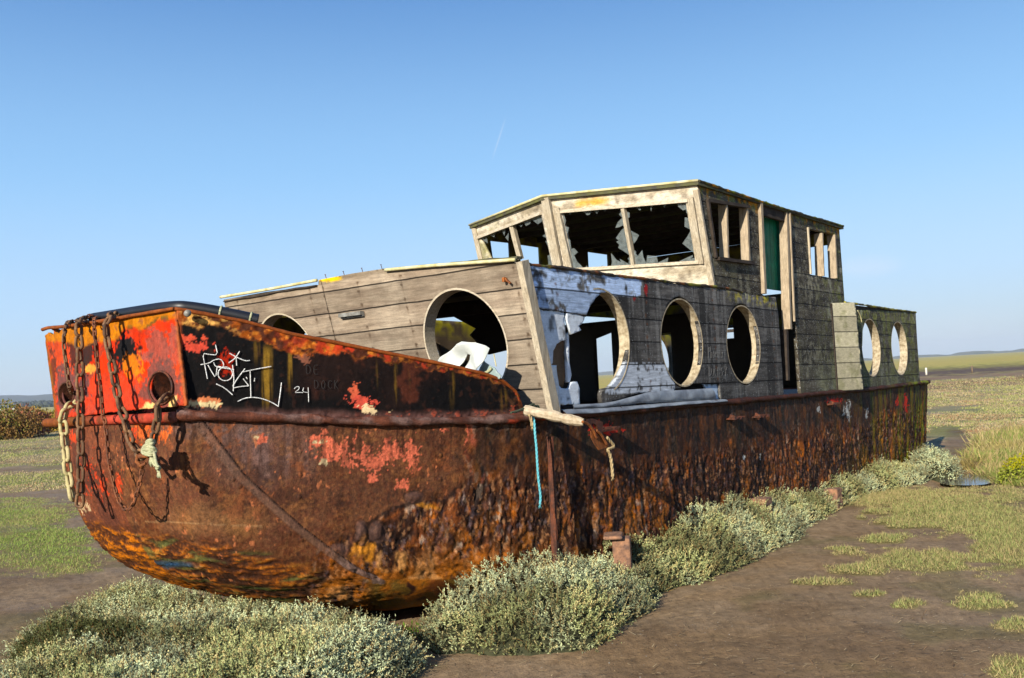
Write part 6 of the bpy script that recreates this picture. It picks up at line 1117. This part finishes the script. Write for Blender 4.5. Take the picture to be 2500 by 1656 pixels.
marsh('marsh_plants', (2150, 915, 2650, 1120), 26000, .032, 'low tan and green marsh plants beyond the stern', tans, 5, crr)
def cr3(P_, u, v): return (blob(u, v, 2560, 1110, 190, 72) + (fbm(P_, 1.3, 3, 4) - .5) * .6 > 0)
marsh('tall_grass', (2330, 1050, 2650, 1195), 6500, .11, 'taller straw-coloured grass at the right beside the puddle', ((.38, .33, .15), (.46, .38, .21), (.27, .31, .11), (.46, .37, .20)), 9, cr3, .07)
# yellow-green leafy plants by the puddle
for px, py, s_, lab in ((2482, 1180, .75, 'bright yellow-green leafy plant growing at the edge of the puddle'), (2515, 1172, .9, 'leafy yellow-green plant right of the one at the puddle')):
    g_ = gnd(px, py); n = 900; a = RNG.uniform(0, 6.28, n); r_ = .28 * s_ * np.sqrt(RNG.random(n)); z_ = .42 * s_ * RNG.random(n) * (1 - (r_ / (.34 * s_)) ** 2); P_ = np.stack([r_ * np.cos(a), r_ * np.sin(a), z_], 1); D = RNG.normal(0, .6, (n, 3)) + [0, 0, .6]; c = np.array([.30, .33, .08]) * (.6 + .8 * RNG.random(n))[:, None]; c = mixc(c, (z_ > .25 * s_) * .7, (.40, .36, .03))
    t = empty('leafy_plant', tuple(g_)); tag(t, lab, 'plant', 'leafy plants by the puddle'); o = leafmesh('foliage', P_, D, .05 * s_, .02, c, grassM); o.parent = t
    mb = MB(); [mb.tube([(0, 0, 0), (.1 * math.cos(k * 1.3), .1 * math.sin(k * 1.3), .3 * s_)], .005, 5) for k in range(5)]; o = mb.build('stem', M['wood'], t)
# tussocks
for i, (px, py, lab) in enumerate(((2358, 1148, 'spiky tussock of pale rush standing in the wet mud above the puddle'), (2372, 1148, 'smaller drooping rush tussock right of the spiky one'), (2105, 1656, None))):
    if lab is None: continue
    g_ = gnd(px, py); n = 60; D = np.concatenate([RNG.normal(0, .6, (n, 2)), np.ones((n, 1))], 1); o = blademesh('rush_tussock', np.tile(0., (n, 3)) + RNG.normal(0, .03, (n, 3)) * [1, 1, 0], D, .22 + .15 * RNG.random(n), .012, np.tile([.34, .28, .13], (n, 1)) * (.7 + .6 * RNG.random(n))[:, None], grassM); o.location = g_; tag(o, lab, 'plant', 'rush tussocks by the puddle')
# small green weed in the gap under the bow
g_ = gnd(1000, 1560); n = 160; P_ = RNG.normal(0, .035, (n, 3)); P_[:, 2] = np.abs(P_[:, 2]); o = leafmesh('green_weed', P_, RNG.normal(0, .6, (n, 3)) + [0, 0, .8], .03, .010, np.tile([.16, .26, .05], (n, 1)) * (.7 + .6 * RNG.random(n))[:, None], grassM); o.location = g_; tag(o, 'small bright green weed in the dark gap under the bow', None, None, 'stuff')
# straw litter, shell bits
def litter(name, box, n, label, cols, Lr, Wr, cat=None):
    u = RNG.uniform(box[0], box[2], n); v = RNG.uniform(box[1], box[3], n); rw = np.stack([(u - 1250) / F, -(v - 828) / F, -np.ones_like(u)], 1) @ RM.T; P_ = CAM + rw * (-H / rw[:, 2])[:, None]; keep = (gden(u, v, 0) < .1) & (Hband(P_) < .02) & (Hpatch(P_) < .02); P_ = P_[keep]; m = len(P_); P_[:, 2] = .022 + .006 * RNG.random(m)
    P_[:, 2] += (fbm(P_ * [1, 1, 0], 1.1, 4, 31) - .5) * .05 + (fbm(P_ * [1, 1, 0], 9, 4, 32) - .5) * .018 - .012
    D = np.concatenate([RNG.normal(0, 1, (m, 2)) * [1, .5], RNG.normal(0, .05, (m, 1))], 1); L_ = Lr[0] + (Lr[1] - Lr[0]) * RNG.random(m) ** 2.5; c = np.array(cols)[RNG.integers(0, len(cols), m)] * (.7 + .5 * RNG.random(m))[:, None]; D /= np.linalg.norm(D, axis=1, keepdims=True); S_ = np.stack([-D[:, 1], D[:, 0], 0 * D[:, 0]], 1); Wd = (Wr[0] + (Wr[1] - Wr[0]) * RNG.random(m))[:, None]; L_ = L_[:, None]
    V = np.stack([P_ - S_ * Wd / 2, P_ + S_ * Wd / 2, P_ + D * L_ + S_ * Wd / 3, P_ + D * L_ - S_ * Wd / 3], 1).reshape(-1, 3); o = mesh(name, V, np.arange(4 * m).reshape(m, 4), grassM, None, np.repeat(c, 4, 0)); return tag(o, label, None, None, 'stuff')
litter('straw_litter', (950, 1180, 2600, 1760), 3200, 'bits of pale straw scattered on the mud', ((.50, .38, .22), (.56, .46, .30), (.30, .2, .12)), (.012, .07), (.003, .006))
litter('straw_litter', (-100, 1380, 400, 1700), 700, 'bits of pale straw on the mud left of the bow', ((.50, .38, .22), (.3, .2, .12)), (.015, .07), (.003, .006))
litter('pebbles', (950, 1180, 2600, 1760), 1500, 'small dark clods and pale shell chips on the mud', ((.07, .052, .038), (.09, .065, .048), (.06, .05, .035), (.45, .42, .36)), (.004, .016), (.004, .011))
# far shrubs on the left
for px, py, wd, hh, lab, cb in ((15, 1068, 1.3, 1.15, 'rust-brown and green shrub at the left edge of the marsh', (.20, .13, .06)), (60, 1062, 1.0, .95, 'reddish shrub between two others on the left marsh', (.27, .13, .085)), (105, 1050, 1.0, .7, 'low yellow-brown shrub nearest the bow on the left marsh', (.26, .19, .06)), (135, 1045, .8, .5, 'small dark-based shrub just behind the bow edge', (.20, .14, .05)), (-60, 1072, 1.6, 1.1, 'brown-green shrub at the far left', (.18, .14, .06))):
    g_ = gnd(px, py + 6); s_ = g_[1] / 30.; n = 3200; a = RNG.normal(0, .55, (n, 3)); a /= np.maximum(1, np.linalg.norm(a, axis=1, keepdims=True)); P_ = a * [wd * s_ * .8, wd * s_ * .5, hh * s_ * .62] + [0, 0, hh * s_ * .42]; P_ += (np.stack([fbm(P_, 2.2, 3, 1), fbm(P_, 2.2, 3, 2), fbm(P_, 2.2, 3, 3)], 1) - .5) * .7 * s_; P_ = P_[P_[:, 2] > 0]; m = len(P_)
    c = np.tile(cb, (m, 1)) * 1.35 * (.6 + .8 * RNG.random(m))[:, None]; c = mixc(c, ss(.5, .62, fbm(P_ + g_, .9, 3, 6)) * .6, (.20, .24, .06))
    t = empty('marsh_shrub', tuple(g_)); tag(t, lab, 'shrub', 'shrubs on the left marsh'); o = leafmesh('foliage', P_, RNG.normal(0, .7, (m, 3)) + [0, 0, .7], .10 * s_, .045 * s_, c, grassM); o.parent = t
    mb = MB(); [mb.tube([(0, 0, 0), (.3 * s_ * math.cos(k * 1.3), .2 * s_ * math.sin(k * 1.3), hh * s_ * .7)], .02 * s_, 5) for k in range(6)]; mb.build('branches', M['wood'], t)
# marker posts on the right
for px, pt, pb2, r_, mt, lab in ((2262, 898, 916, .09, 'wpost', 'short white marker post at the edge of the mud bank'), (2374, 893, 911, .07, 'wood', 'thin grey wooden post in the mud bank right of the white one')):
    g_ = gnd(px, pb2); hgt_ = (pb2 - pt) / F * g_[1]; mb = MB(); mb.tube([(0, 0, -.1), (0, 0, hgt_ * .95), (0, 0, hgt_)], r_, 8, True, [r_, r_, r_ * .8]); o = mb.build('marker_post', M[mt], None, True); o.location = g_; tag(o, lab, 'post', 'posts by the mud bank')
# ================================================================== FAR LAND
def ridge(name, D0, th0, th1, hf, mat, dep=600, n=260, kind='structure'):
    V = []; k = 7
    for i in range(n):
        t = math.radians(th0 + (th1 - th0) * i / (n - 1)); e = min(1, min(i, n - 1 - i) / (n * .06)); h = hf(i / (n - 1), t) * e
        for j in range(k): f_ = j / (k - 1); r_ = D0 + dep * (f_ - .5); V.append((r_ * math.sin(t), r_ * math.cos(t), -2 + (h + 2) * math.sin(math.pi * min(1, f_ * 1.0)) ** .6 if 0 < f_ < 1 else -2))
    Fc = [(i * k + j, (i + 1) * k + j, (i + 1) * k + j + 1, i * k + j + 1) for i in range(n - 1) for j in range(k - 1)]
    return tag(mesh(name, V, Fc, mat, None, None, True), kind=kind)
hm1 = plain_mat('far_hill', (.06, .075, .05), (.09, .095, .06), .9, .004, 0); hm2 = plain_mat('far_dunes', (.22, .21, .15), (.12, .14, .09), .9, .01, 0); hm3 = plain_mat('far_woods', (.03, .042, .022), (.05, .06, .03), .95, .03, 0)
nA = lambda x, s, f_, o=4: float(fbm(np.array([[x, .3, .1]]), f_, o, s)[0])
ridge('hills', 5600, -60, -12, lambda f_, t: 42 + 50 * nA(f_, 3, 9, 4), hm1, 900)
ridge('hills', 4200, 18, 60, lambda f_, t: 3 + 34 * max(0, nA(f_, 5, 22, 4) - .32) * 1.3, hm2, 700)
ridge('hills', 5200, -14, 20, lambda f_, t: 4 + 26 * nA(f_, 8, 16, 4), hm2, 700)
def woods(name, D0, th0, th1, hf, n, mat, label):
    V = []; Fc = []
    t = RNG.uniform(math.radians(th0), math.radians(th1), n); r_ = D0 + RNG.uniform(-120, 120, n)
    for a, b in zip(t, r_):
        h = hf(a) * RNG.uniform(.6, 1.15); w_ = h * RNG.uniform(.7, 1.4); cx, cy = b * math.sin(a), b * math.cos(a); base = len(V); m = 7
        for z, s_ in ((-1, .7), (h * .35, 1.0), (h * .7, .8), (h, .25)):
            for k in range(m): an_ = 2 * math.pi * k / m; j = RNG.uniform(.75, 1.2); V.append((cx + w_ * .6 * s_ * j * math.cos(an_), cy + w_ * .6 * s_ * j * math.sin(an_), z + RNG.uniform(-.6, .6)))
        for q_ in range(3):
            for k in range(m): Fc.append((base + q_ * m + k, base + q_ * m + (k + 1) % m, base + (q_ + 1) * m + (k + 1) % m, base + (q_ + 1) * m + k))
    return tag(mesh(name, V, np.array(Fc), mat), label, None, None, 'stuff')
woods('far_woods', 2600, -58, -14, lambda a: 9 + 11 * nA(a, 12, 40), 1500, hm3, 'far-off dark woods along the left horizon')
woods('far_woods', 1500, -45, -20, lambda a: 2.5 + 3 * nA(a, 13, 60), 700, hm3, 'far-off hedges along the left horizon')
# moored boats far off at the left
for px, hgt_, lab in ((8, 13, 'distant moored yacht with a white hull, leftmost of the masts'), (20, 10, 'distant yacht mast beside the leftmost yacht'), (34, 8, 'distant yacht mast farthest right on the left horizon')):
    r_ = ray(px, 999); d0 = 1100; g_ = CAM + r_ * d0 / r_[1]; t = empty('distant_yacht', (g_[0], g_[1], 0)); tag(t, lab, 'boat', 'yachts moored far off')
    mb = MB(); mb.add([(-4, -1, 1.2), (4, -1, 1.2), (4, 1, 1.2), (-4, 1, 1.2), (-3.2, -.5, 0), (3, -.5, 0), (3, .5, 0), (-3.2, .5, 0)], [(0, 1, 2, 3), (7, 6, 5, 4), (0, 4, 5, 1), (1, 5, 6, 2), (2, 6, 7, 3), (3, 7, 4, 0)]); mb.build('yacht_hull', M['tarp'], t)
    mb = MB(); mb.tube([(0, 0, 1), (0, 0, hgt_)], .14, 6); mb.build('mast', M['tarp'], t)
# haze
mb = MB(); mb.box((0, 3000, 53), (13000, 7800, 112)); hz = mb.build('haze', None, None); tag(hz, kind='stuff'); tag(hz, 'pale blue sea haze over the marsh')
m = bpy.data.materials.new('haze'); m.use_nodes = True; nt = m.node_tree; nt.nodes.clear(); o = nt.nodes.new('ShaderNodeOutputMaterial'); pv = nt.nodes.new('ShaderNodeVolumePrincipled'); pv.inputs['Color'].default_value = (.78, .86, 1, 1); pv.inputs['Density'].default_value = .00009; pv.inputs['Anisotropy'].default_value = .1; nt.links.new(pv.outputs[0], o.inputs['Volume']); hz.data.materials.append(m); hz.visible_shadow = True
